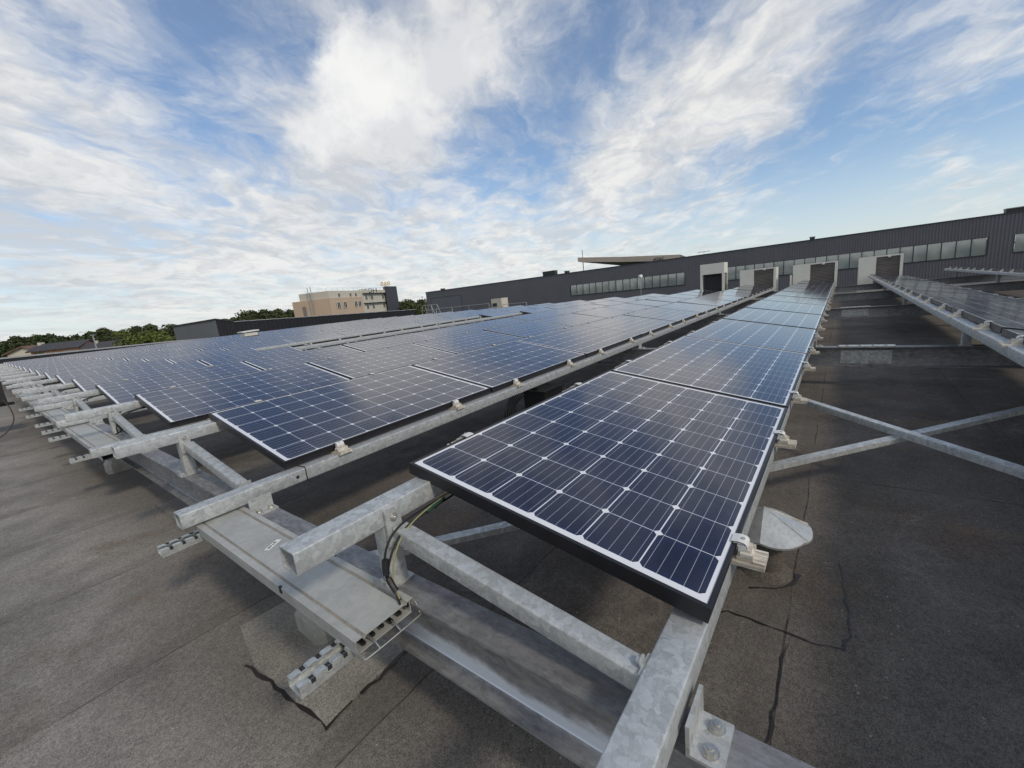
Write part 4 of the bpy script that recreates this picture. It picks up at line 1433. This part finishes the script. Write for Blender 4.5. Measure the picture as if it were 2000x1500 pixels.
for (x, y, w, h, lab) in ((1072, 540, 2.6, 0.75, 'low rooftop unit on the left part of the hall roof'), (1105, 533.5, 0.5, 0.35, 'small dark roof vent on the hall edge left of the mast'), (862, 567, 0.45, 0.3, 'tiny roof vent near the left end of the hall roof'),
                       (1988, 416, 1.6, 0.4, 'dark rooftop unit at the right edge of the hall roof'), (1586, 470, 0.5, 0.3, 'tiny roof vent on the middle of the hall edge')):
    q = ray(x, y)
    p = CAM + q * ((XH + 1.0 - CAM.x) / q.x)
    t = thing('rooftop_unit', lab, 'roof unit', (XH + 1.0, p.y, ZT + 0.1))
    build('case', MB().box(0, 1.0, -w / 2, w / 2, 0, h), M['edge'], t)
    build('cap', MB().box(-0.1, 1.1, -w / 2 - 0.05, w / 2 + 0.05, h, h + 0.08), M['paleedge'], t)
q = ray(1375, 492)
p = CAM + q * ((75 - CAM.x) / q.x)
t = thing('roof_antenna', 'thin roof antenna with a flat crossbar above the hall edge', 'antenna', (75, p.y, 3.8))
mb = MB().cyl((0, 0, 0), (0, 0, p.z - 3.8), 0.035, n=6).box(-0.06, 0.06, -0.95, 0.95, p.z - 3.8, p.z - 3.72)
for k in range(5):
    mb.box(-0.3, 0.3, -0.9 + 0.42 * k, -0.85 + 0.42 * k, p.z - 3.78, p.z - 3.74)
build('mast', mb, M['rail'], t)


# canopy with lettering and a mast behind the hall
def onx(x, y, X):
    q = ray(x, y)
    return CAM + q * ((X - CAM.x) / q.x)


can = thing('canopy_roof', 'sweeping taupe canopy roof with dark lettering rising behind the hall', 'canopy', (0, 0, 0))
At, Ab = onx(1128, 503, 88), onx(1129, 511.5, 88)
Mt, Mb_ = onx(1215, 501.5, 93), onx(1215, 511.5, 93)
Bt, Bb = onx(1328, 497, 98), onx(1330, 509, 98)
Cb = onx(1228, 520, 106)
Dt, Db = onx(1346, 503.5, 112), onx(1346, 510, 112)
mb = MB()
mb.quad(At, Mt, Mb_, Ab)
mb.quad(Mt, Bt, Bb, Mb_)
mb.quad(Bt, Dt, Db, Bb, 1)
back = Cb + Vector((0, 0, 0.3))
mb.add([At, Mt, Bt, Dt, back], [(0, 4, 3, 2, 1)], 1)
mb.add([Ab, Mb_, Bb, Db, Cb], [(0, 1, 2, 3, 4)], 0)
mb.quad(At, Ab, Cb, back)
build('roof_slab', mb, [M['canopy'], M['edge']], can)
mb = MB()
q0, q1 = onx(1234, 512, 99), onx(1330, 510, 99)
mb.box(99, 104, q1.y, q0.y, 3.0, q1.z)
build('glazing', mb, M['winframe'], can)


def text(body, name, p, xdir, size, mat, parent=None, depth=0.05, mirror=False):
    cu = bpy.data.curves.new(name, 'FONT')
    cu.body = body
    cu.size = size
    cu.extrude = depth
    cu.align_x = 'CENTER'
    cu.materials.append(mat)
    tmp = bpy.data.objects.new('tmp', cu)
    COL.objects.link(tmp)
    dg = bpy.context.evaluated_depsgraph_get()
    me = bpy.data.meshes.new_from_object(tmp.evaluated_get(dg))
    bpy.data.objects.remove(tmp)
    bpy.data.curves.remove(cu)
    xd = Vector(xdir).normalized()
    yd = Vector((0, 0, 1))
    zd = xd.cross(yd)
    me.transform(Matrix(((xd.x, yd.x, zd.x, p[0]), (xd.y, yd.y, zd.y, p[1]), (xd.z, yd.z, zd.z, p[2]), (0, 0, 0, 1))))
    if not me.materials:
        me.materials.append(mat)
    return link(name, me, parent)


lt = (Bt - Mt).normalized()
pc = onx(1287, 507.8, 96.0)
text('ATAC', 'lettering', pc, (lt.x, lt.y, 0), 0.86, M['edge'], can)
p0, p1 = onx(1137, 488, 89.5), onx(1143, 528, 89.5)
t = thing('flag_mast', 'thin pale mast rising past the left end of the canopy', 'mast', (p0.x, p0.y, 3.0))
build('pole', MB().cyl((0, 0, -2), (0, 0, p0.z - 3.0), 0.13, 0.09, n=8), M['rail'], t)

# ------------------------------------------------------------------ hotel
ho = thing('hotel_building', 'salmon and cream hotel with dark tower and rooftop letters', 'building', (0, 0, 0))
HA, HB, HL = at(640, 568, 126), at(752, 569, 158), at(583, 575, 128.5)
ztop = 8.25
fa = Vector((HB.x - HA.x, HB.y - HA.y, 0))
la = Vector((HL.x - HA.x, HL.y - HA.y, 0))
fl, ll = fa.length, la.length
fu_, lu_ = fa.normalized(), la.normalized()
fn = Vector((fu_.y, -fu_.x, 0))
if fn.dot(Vector((CAM.x - HA.x, CAM.y - HA.y, 0))) < 0:
    fn = -fn
ln_ = Vector((lu_.y, -lu_.x, 0))
if ln_.dot(Vector((CAM.x - HA.x, CAM.y - HA.y, 0))) < 0:
    ln_ = -ln_
A0 = Vector((HA.x, HA.y, 0))


def slab(mb, pts, z0, z1, mi=0):
    n = len(pts)
    mb.add([(p.x, p.y, z0) for p in pts] + [(p.x, p.y, z1) for p in pts],
           [(i, (i + 1) % n, n + (i + 1) % n, n + i) for i in range(n)] + [tuple(range(n - 1, -1, -1)), tuple(range(n, 2 * n))], mi)


bk = Vector((A0.x - CAM.x, A0.y - CAM.y, 0)).normalized() * 14
mb = MB()
slab(mb, [A0 + fa, A0, A0 + la, A0 + la + bk, A0 + fa + bk], ZG, ztop)
build('upper_wall', mb, M['cream'], ho)
mb = MB()
of, ol = fn * 0.5, ln_ * 0.5
kx = 0.50
c0 = A0 + (fn + ln_) * 0.3
slab(mb, [A0 + fa * kx + of, c0, A0 + la * 1.02 + ol, A0 + la * 1.24 + ol, A0 + la * 1.24 + bk * 0.5, A0 + bk * 0.5, A0 + fa * kx + bk * 0.3], ZG, 6.1)
build('lower_wall', mb, M['salmon'], ho)
mb = MB()
for z in (7.3, 4.0, 0.6):
    slab(mb, [A0 + fa * (kx + 0.04) + fn * 0.02, A0 + fa * 0.985 + fn * 0.02, A0 + fa * 0.985 + fn * 0.75, A0 + fa * (kx + 0.04) + fn * 0.75], z - 0.26, z)
build('floor_band', mb, M['winframe'], ho)
mb = MB()
slab(mb, [A0 + fa * (kx + 0.04) + fn * 0.02, A0 + fa * 0.985 + fn * 0.02, A0 + fa * 0.985 + fn * 0.8, A0 + fa * (kx + 0.04) + fn * 0.8], 7.302, 8.3)
build('parapet_band', mb, M['cream'], ho)


def hwin(base, u, nrm, w, h, z):
    mb = MB()
    c = Vector((base.x, base.y, z + h / 2)) + nrm * 0.03
    mb.obox(c, u, nrm, Vector((0, 0, 1)), w / 2 + 0.12, 0.05, h / 2 + 0.12, 0)
    wf = build('window', mb, M['white'], ho)
    q = MB()
    for s_ in (-1, 1):
        q.obox(c + u * (s_ * w * 0.26) + nrm * 0.03, u, nrm, Vector((0, 0, 1)), w * 0.2, 0.04, h / 2, 0)
    build('pane', q, M['winframe'], wf)


for s_ in (0.10, 0.20, 0.375, 0.44):
    hwin(A0 + fa * s_ + of * 1.02, fu_, fn, 1.5, 1.7, 3.0)
for s_ in (0.15, 0.33, 0.42):
    hwin(A0 + fa * s_ , fu_, fn, 1.0, 1.1, 6.35)
for s_ in (0.60, 0.71, 0.93):
    hwin(A0 + fa * s_, fu_, fn, 1.3, 1.5, 5.1)
    hwin(A0 + fa * s_, fu_, fn, 1.3, 1.5, 1.9)
mb = MB()
slab(mb, [A0 + la * 0.92 + ol * 1.04, A0 + la * 0.80 + ol * 1.04, A0 + la * 0.80 + ol * 1.1, A0 + la * 0.92 + ol * 1.1], 0.2, 4.4)
build('stair_door', mb, M['louvre'], ho)
mb = MB()
for s_, zz in ((0.62, 9.9), (0.52, 10.0)):
    p = A0 + la * s_ + ol * 1.3
    mb.cyl((p.x, p.y, 2.0), (p.x, p.y, zz), 0.12, n=8)
build('flue', mb, M['rail'], ho)
TWd = at(741, 561, 157)
mb = MB()
tb = A0 + fa * 0.955 + fn * 0.95
slab(mb, [tb, tb + fa * 0.27, tb + fa * 0.27 + bk * 0.4, tb + bk * 0.4], ZG, 9.55)
build('tower', mb, M['tower'], ho)
mb = MB()
for s_ in range(12):
    p = A0 + fa * (s_ / 12) - fn * 0.5
    mb.cyl((p.x, p.y, ztop), (p.x, p.y, ztop + 0.9), 0.035, n=5)
p, q = A0 - fn * 0.5, A0 + fa - fn * 0.5
mb.cyl((p.x, p.y, ztop + 0.9), (q.x, q.y, ztop + 0.9), 0.035, n=5)
build('roof_rail', mb, M['rail'], ho)
# rooftop letters face away from us, so they read mirrored from here
rh = Vector((-r[0], -r[1], 0)).normalized()
p = at(718, 572.5, 146)
text('HOTEL', 'lettering', (p.x, p.y, p.z), tuple(rh), 2.2, M['winframe'], ho, 0.06)
p = at(753, 558.0, 156)
text('B&B', 'lettering', (p.x, p.y, p.z), tuple(rh), 2.1, M['yellow'], ho, 0.08)

# ------------------------------------------------------------------ houses, lamp post
def house(px, py, D, w, dp, wall_h, roof_h, rot, wallm, roofm, lab, chim):
    p = at(px, py, D)
    t = thing('house', lab, 'house', (p.x, p.y, ZG), 'houses beyond the left roof edge', (0, 0, rot))
    zr = p.z - ZG
    zw = zr - roof_h
    mb = MB()
    mb.box(-w / 2, w / 2, -dp / 2, dp / 2, 0, zw)
    mb.add([(-w / 2, -dp / 2, zw), (-w / 2, dp / 2, zw), (-w / 2, 0, zr)], [(0, 1, 2)])
    mb.add([(w / 2, -dp / 2, zw), (w / 2, dp / 2, zw), (w / 2, 0, zr)], [(0, 1, 2)])
    build('wall', mb, wallm, t)
    e = 0.5
    sl = roof_h / (dp / 2)
    mb = MB()
    for s_ in (-1, 1):
        a = (-w / 2 - e, s_ * (dp / 2 + e), zw - e * sl)
        b2 = (w / 2 + e, s_ * (dp / 2 + e), zw - e * sl)
        c = (w / 2 + e, 0, zr + 0.02)
        dd = (-w / 2 - e, 0, zr + 0.02)
        up = [(q[0], q[1], q[2] + 0.2) for q in (a, b2, c, dd)]
        mb.add([a, b2, c, dd] + up, [(0, 1, 2, 3), (7, 6, 5, 4), (0, 4, 5, 1), (1, 5, 6, 2), (3, 7, 4, 0)])
    rf = build('roof', mb, roofm, t)
    if chim is not None:
        build('chimney', MB().box(chim - 0.22, chim + 0.22, -0.6, -0.15, zr - 0.6, zr + 0.55), M['cream'], rf)
    for xx in (-w / 4, w / 4):
        wf = build('window', MB().box(xx - 0.6, xx + 0.6, -dp / 2 - 0.04, -dp / 2 + 0.02, zw - 1.7, zw - 0.5), M['white'], t)
        build('pane', MB().box(xx - 0.5, xx + 0.5, -dp / 2 - 0.06, -dp / 2 - 0.03, zw - 1.6, zw - 0.6), M['winframe'], wf)


house(72, 675.5, 85, 6.6, 5.6, 3, 1.05, math.radians(52), M['cream'], M['tile'], 'cream house with a brown tiled gable roof beyond the left parapet', 1.0)
house(127, 669.5, 84, 8.0, 5.6, 3, 1.0, math.radians(-42), M['brick'], M['slate'], 'orange rendered house with a dark slate roof beyond the left parapet', -4.0)
house(214, 668, 84, 7, 5.6, 3, 1.2, math.radians(-42), M['cream'], M['slate'], 'dark-roofed house half hidden behind the parapet right of the lamp post', -2)
p0 = at(181, 655, 70)
t = thing('lamp_post', 'pale street lamp post with a flat head beyond the left parapet', 'street lamp', (p0.x, p0.y, ZG))
build('post', MB().cyl((0, 0, 0), (0, 0, p0.z - ZG), 0.14, 0.09, n=10), M['paleedge'], t)
build('lamp_head', MB().box(-0.32, 0.32, -0.14, 0.14, p0.z - ZG, p0.z - ZG + 0.1), M['paleedge'], t)


# ------------------------------------------------------------------ trees
def crown_mesh(seed, h, w, mat, kind='round', nleaf=2300, leaf=0.46):
    rg = random.Random(seed)
    mb = MB()
    lobes = []
    if kind == 'round':
        for k in range(15):
            a = rg.uniform(0, 2 * math.pi)
            rr = w * rg.uniform(0.05, 0.36)
            z = h * rg.uniform(0.30, 0.86)
            sz = w * rg.uniform(0.16, 0.30) * (1.15 - 0.55 * abs(z / h - 0.55))
            lobes.append((rr * math.cos(a), rr * math.sin(a), z, sz))
        lobes.append((0, 0, h * 0.85, w * 0.18))
    else:
        for k in range(14):
            z = h * (0.12 + 0.86 * k / 14)
            lobes.append((rg.uniform(-.2, .2), rg.uniform(-.2, .2), z, w * 0.5 * (1.02 - 0.95 * k / 14)))
    for k in range(nleaf):
        lx, ly, lz, s_ = rg.choice(lobes)
        v = Vector((rg.gauss(0, 1), rg.gauss(0, 1), rg.gauss(0, 1))).normalized()
        q = rg.uniform(0.6, 1.06)
        flat = 0.8 if kind == 'round' else 0.25
        c = Vector((lx, ly, lz)) + Vector((v.x, v.y, v.z * flat)) * s_ * q
        nrm = (v + Vector((rg.gauss(0, .5), rg.gauss(0, .5), rg.gauss(0.25, .5)))).normalized()
        a = nrm.orthogonal().normalized()
        a.rotate(Matrix.Rotation(rg.uniform(0, 6.28), 3, nrm))
        b2 = nrm.cross(a)
        sl = leaf * rg.uniform(0.55, 1.3)
        mb.add([c + a * sl, c + b2 * sl * 0.6, c - a * sl, c - b2 * sl * 0.6], [(0, 1, 2, 3)])
    return mb.mesh('crown', mat)


def trunk_mesh(h, w, seed):
    rg = random.Random(seed)
    mb = MB()
    mb.cyl((0, 0, 0), (0, 0, h * 0.45), 0.28, 0.18, n=8)
    for k in range(5):
        a = rg.uniform(0, 6.28)
        mb.cyl((0, 0, h * rg.uniform(0.25, 0.45)), (w * 0.28 * math.cos(a), w * 0.28 * math.sin(a), h * rg.uniform(0.6, 0.78)), 0.12, 0.04, n=6)
    return mb.mesh('trunk', M['trunk'])


kinds = {}
for nm, mat, kd in (('dark', 'leaf_a', 'round'), ('mid', 'leaf_b', 'round'), ('fresh', 'leaf_c', 'round'), ('conifer', 'leaf_d', 'cone')):
    kinds[nm] = [(crown_mesh(11 * (j + 1) + len(nm), 10, 8.4 if kd == 'round' else 5.0, M[mat], kd), trunk_mesh(10, 8.4, j)) for j in range(3 if kd == 'round' else 1)]
# (photo x, top y, depth, kind, label)
TREES = [
    (-6, 664, 92, 'dark', 'dark bushy tree at the far left edge of the photo'), (30, 674, 112, 'mid', 'green tree left of the cream house'), (-25, 664, 100, 'dark', 'dark tree at the left picture border'),
    (30, 655, 190, 'dark', 'rounded tree top highest at the far left of the wood'), (68, 652, 200, 'mid', 'tree in the wood behind the cream house roof'), (95, 650, 195, 'dark', 'very dark rounded tree behind the two houses'),
    (118, 655, 185, 'dark', 'blackish tree just right behind the slate roof'), (146, 653, 200, 'mid', 'tree between slate roof and lamp post in the wood'), (172, 646, 205, 'dark', 'tall rounded tree behind the lamp post'),
    (200, 640, 200, 'mid', 'tall tree crown just right of the lamp post'), (222, 646, 180, 'dark', 'dark tree behind the hidden dark roof'), (240, 643, 170, 'fresh', 'pale narrow tree left of the bright green one'),
    (262, 636, 190, 'dark', 'dark tree above the bright green tree'), (290, 631, 195, 'mid', 'domed tree crown above the bright green tree'), (316, 640, 185, 'dark', 'dark tree left of the grey shed end'), (338, 632, 200, 'mid', 'tree peeping over the left corner of the shed'),
    (372, 632, 205, 'dark', 'tree top just over the middle of the shed roof'), (402, 626, 210, 'dark', 'tree top over the right corner of the shed'), (440, 622, 205, 'mid', 'tree top above the junction of shed and black wall'),
    (468, 617, 190, 'dark', 'tree at the left start of the black wall'), (492, 606, 175, 'mid', 'tree left of the hotel with a ragged top'), (515, 603, 172, 'dark', 'dark tree next but one to the hotel'), (540, 601, 176, 'mid', 'tree just left of the hotel corner'), (562, 603, 180, 'dark', 'dark tree touching the left hotel wall'),
    (258, 656, 80, 'fresh', 'bright yellow-green tree left of the shed'), (292, 646, 84, 'fresh', 'tallest bright yellow-green tree beside the shed'), (322, 652, 82, 'fresh', 'bright green tree against the grey shed wall'),
    (20, 676, 130, 'dark', 'low dark tree in front of the wood at the far left'), (58, 667, 150, 'dark', 'dark tree between the left wood and the cream house'), (110, 664, 150, 'dark', 'dark tree filling the gap behind both houses'),
    (185, 658, 140, 'dark', 'dark tree right beside the lamp post foot'), (208, 655, 150, 'mid', 'tree rising right behind the dark hidden roof'), (236, 655, 135, 'dark', 'dark tree just left of the bright green group'), (272, 645, 150, 'dark', 'dark tree between bright green trees and wood'),
    (420, 628, 150, 'dark', 'dark tree behind the right end of the shed'), (484, 616, 140, 'dark', 'dark tree low over the black wall'), (530, 611, 140, 'dark', 'dark tree low over the wall left of the hotel'), (556, 612, 135, 'mid', 'low tree over the wall beside the hotel'),
    (790, 594, 140, 'dark', 'low dark tree right of the hotel tower'), (815, 592, 140, 'mid', 'low tree before the left end of the hall'),
    (168, 662, 90, 'conifer', 'dark pointed conifer between slate house and lamp post'), (158, 668, 88, 'conifer', 'dark small conifer beside the orange house'), (74, 688, 79, 'dark', 'small dark shrub top before the cream house'),
    (778, 588, 170, 'dark', 'tree right beside the dark hotel tower'), (800, 585, 178, 'mid', 'tree midway between hotel and hall'), (822, 584, 172, 'dark', 'dark tree against the left end of the hall'), (838, 588, 150, 'mid', 'tree behind the left corner of the hall'),
]
for i, (px, py, D, kd, lab) in enumerate(TREES):
    p = at(px, py, D)
    h = (p.z - ZG)
    cm, tm = kinds[kd][i % len(kinds[kd])]
    h *= 1.03
    t = thing('conifer_tree' if kd == 'conifer' else 'leafy_tree', lab, 'tree', (p.x, p.y, ZG), 'trees beyond the roof', (0, 0, rnd.uniform(0, 6.28)))
    s_ = h / 10.2
    wd = s_ if (kd == 'conifer' or D < 112) else max(s_, 0.9)
    t.scale = (wd, wd, s_)
    link('trunk', tm, t)
    link('crown', cm, t)

# far woods closing the horizon all round
mb = MB()
rg = random.Random(21)
for k in range(360):
    a = 2 * math.pi * (k + rg.uniform(-0.3, 0.3)) / 360
    D = rg.uniform(235, 300)
    cx, cy = D * math.cos(a), D * math.sin(a)
    h = rg.uniform(8.5, 11.5)
    for j in range(110):
        v = Vector((rg.gauss(0, 1), rg.gauss(0, 1), rg.gauss(0, 1))).normalized()
        lob = rg.choice((-2.4, 0, 2.4))
        c = Vector((cx + lob * math.sin(a), cy - lob * math.cos(a), ZG + h * 0.56 - abs(lob) * 0.4)) + Vector((v.x * 3.2, v.y * 3.2, v.z * h * 0.44)) * rg.uniform(0.7, 1.03)
        nrm = (v + Vector((rg.gauss(0, .4), rg.gauss(0, .4), rg.gauss(0.2, .4)))).normalized()
        aa = nrm.orthogonal().normalized()
        bb = nrm.cross(aa)
        sl = rg.uniform(0.6, 1.25)
        mb.add([c + aa * sl, c + bb * sl * 0.7, c - aa * sl, c - bb * sl * 0.7], [(0, 1, 2, 3)])
o = build('woods', mb, M['leaf_a'])
o['kind'] = 'stuff'
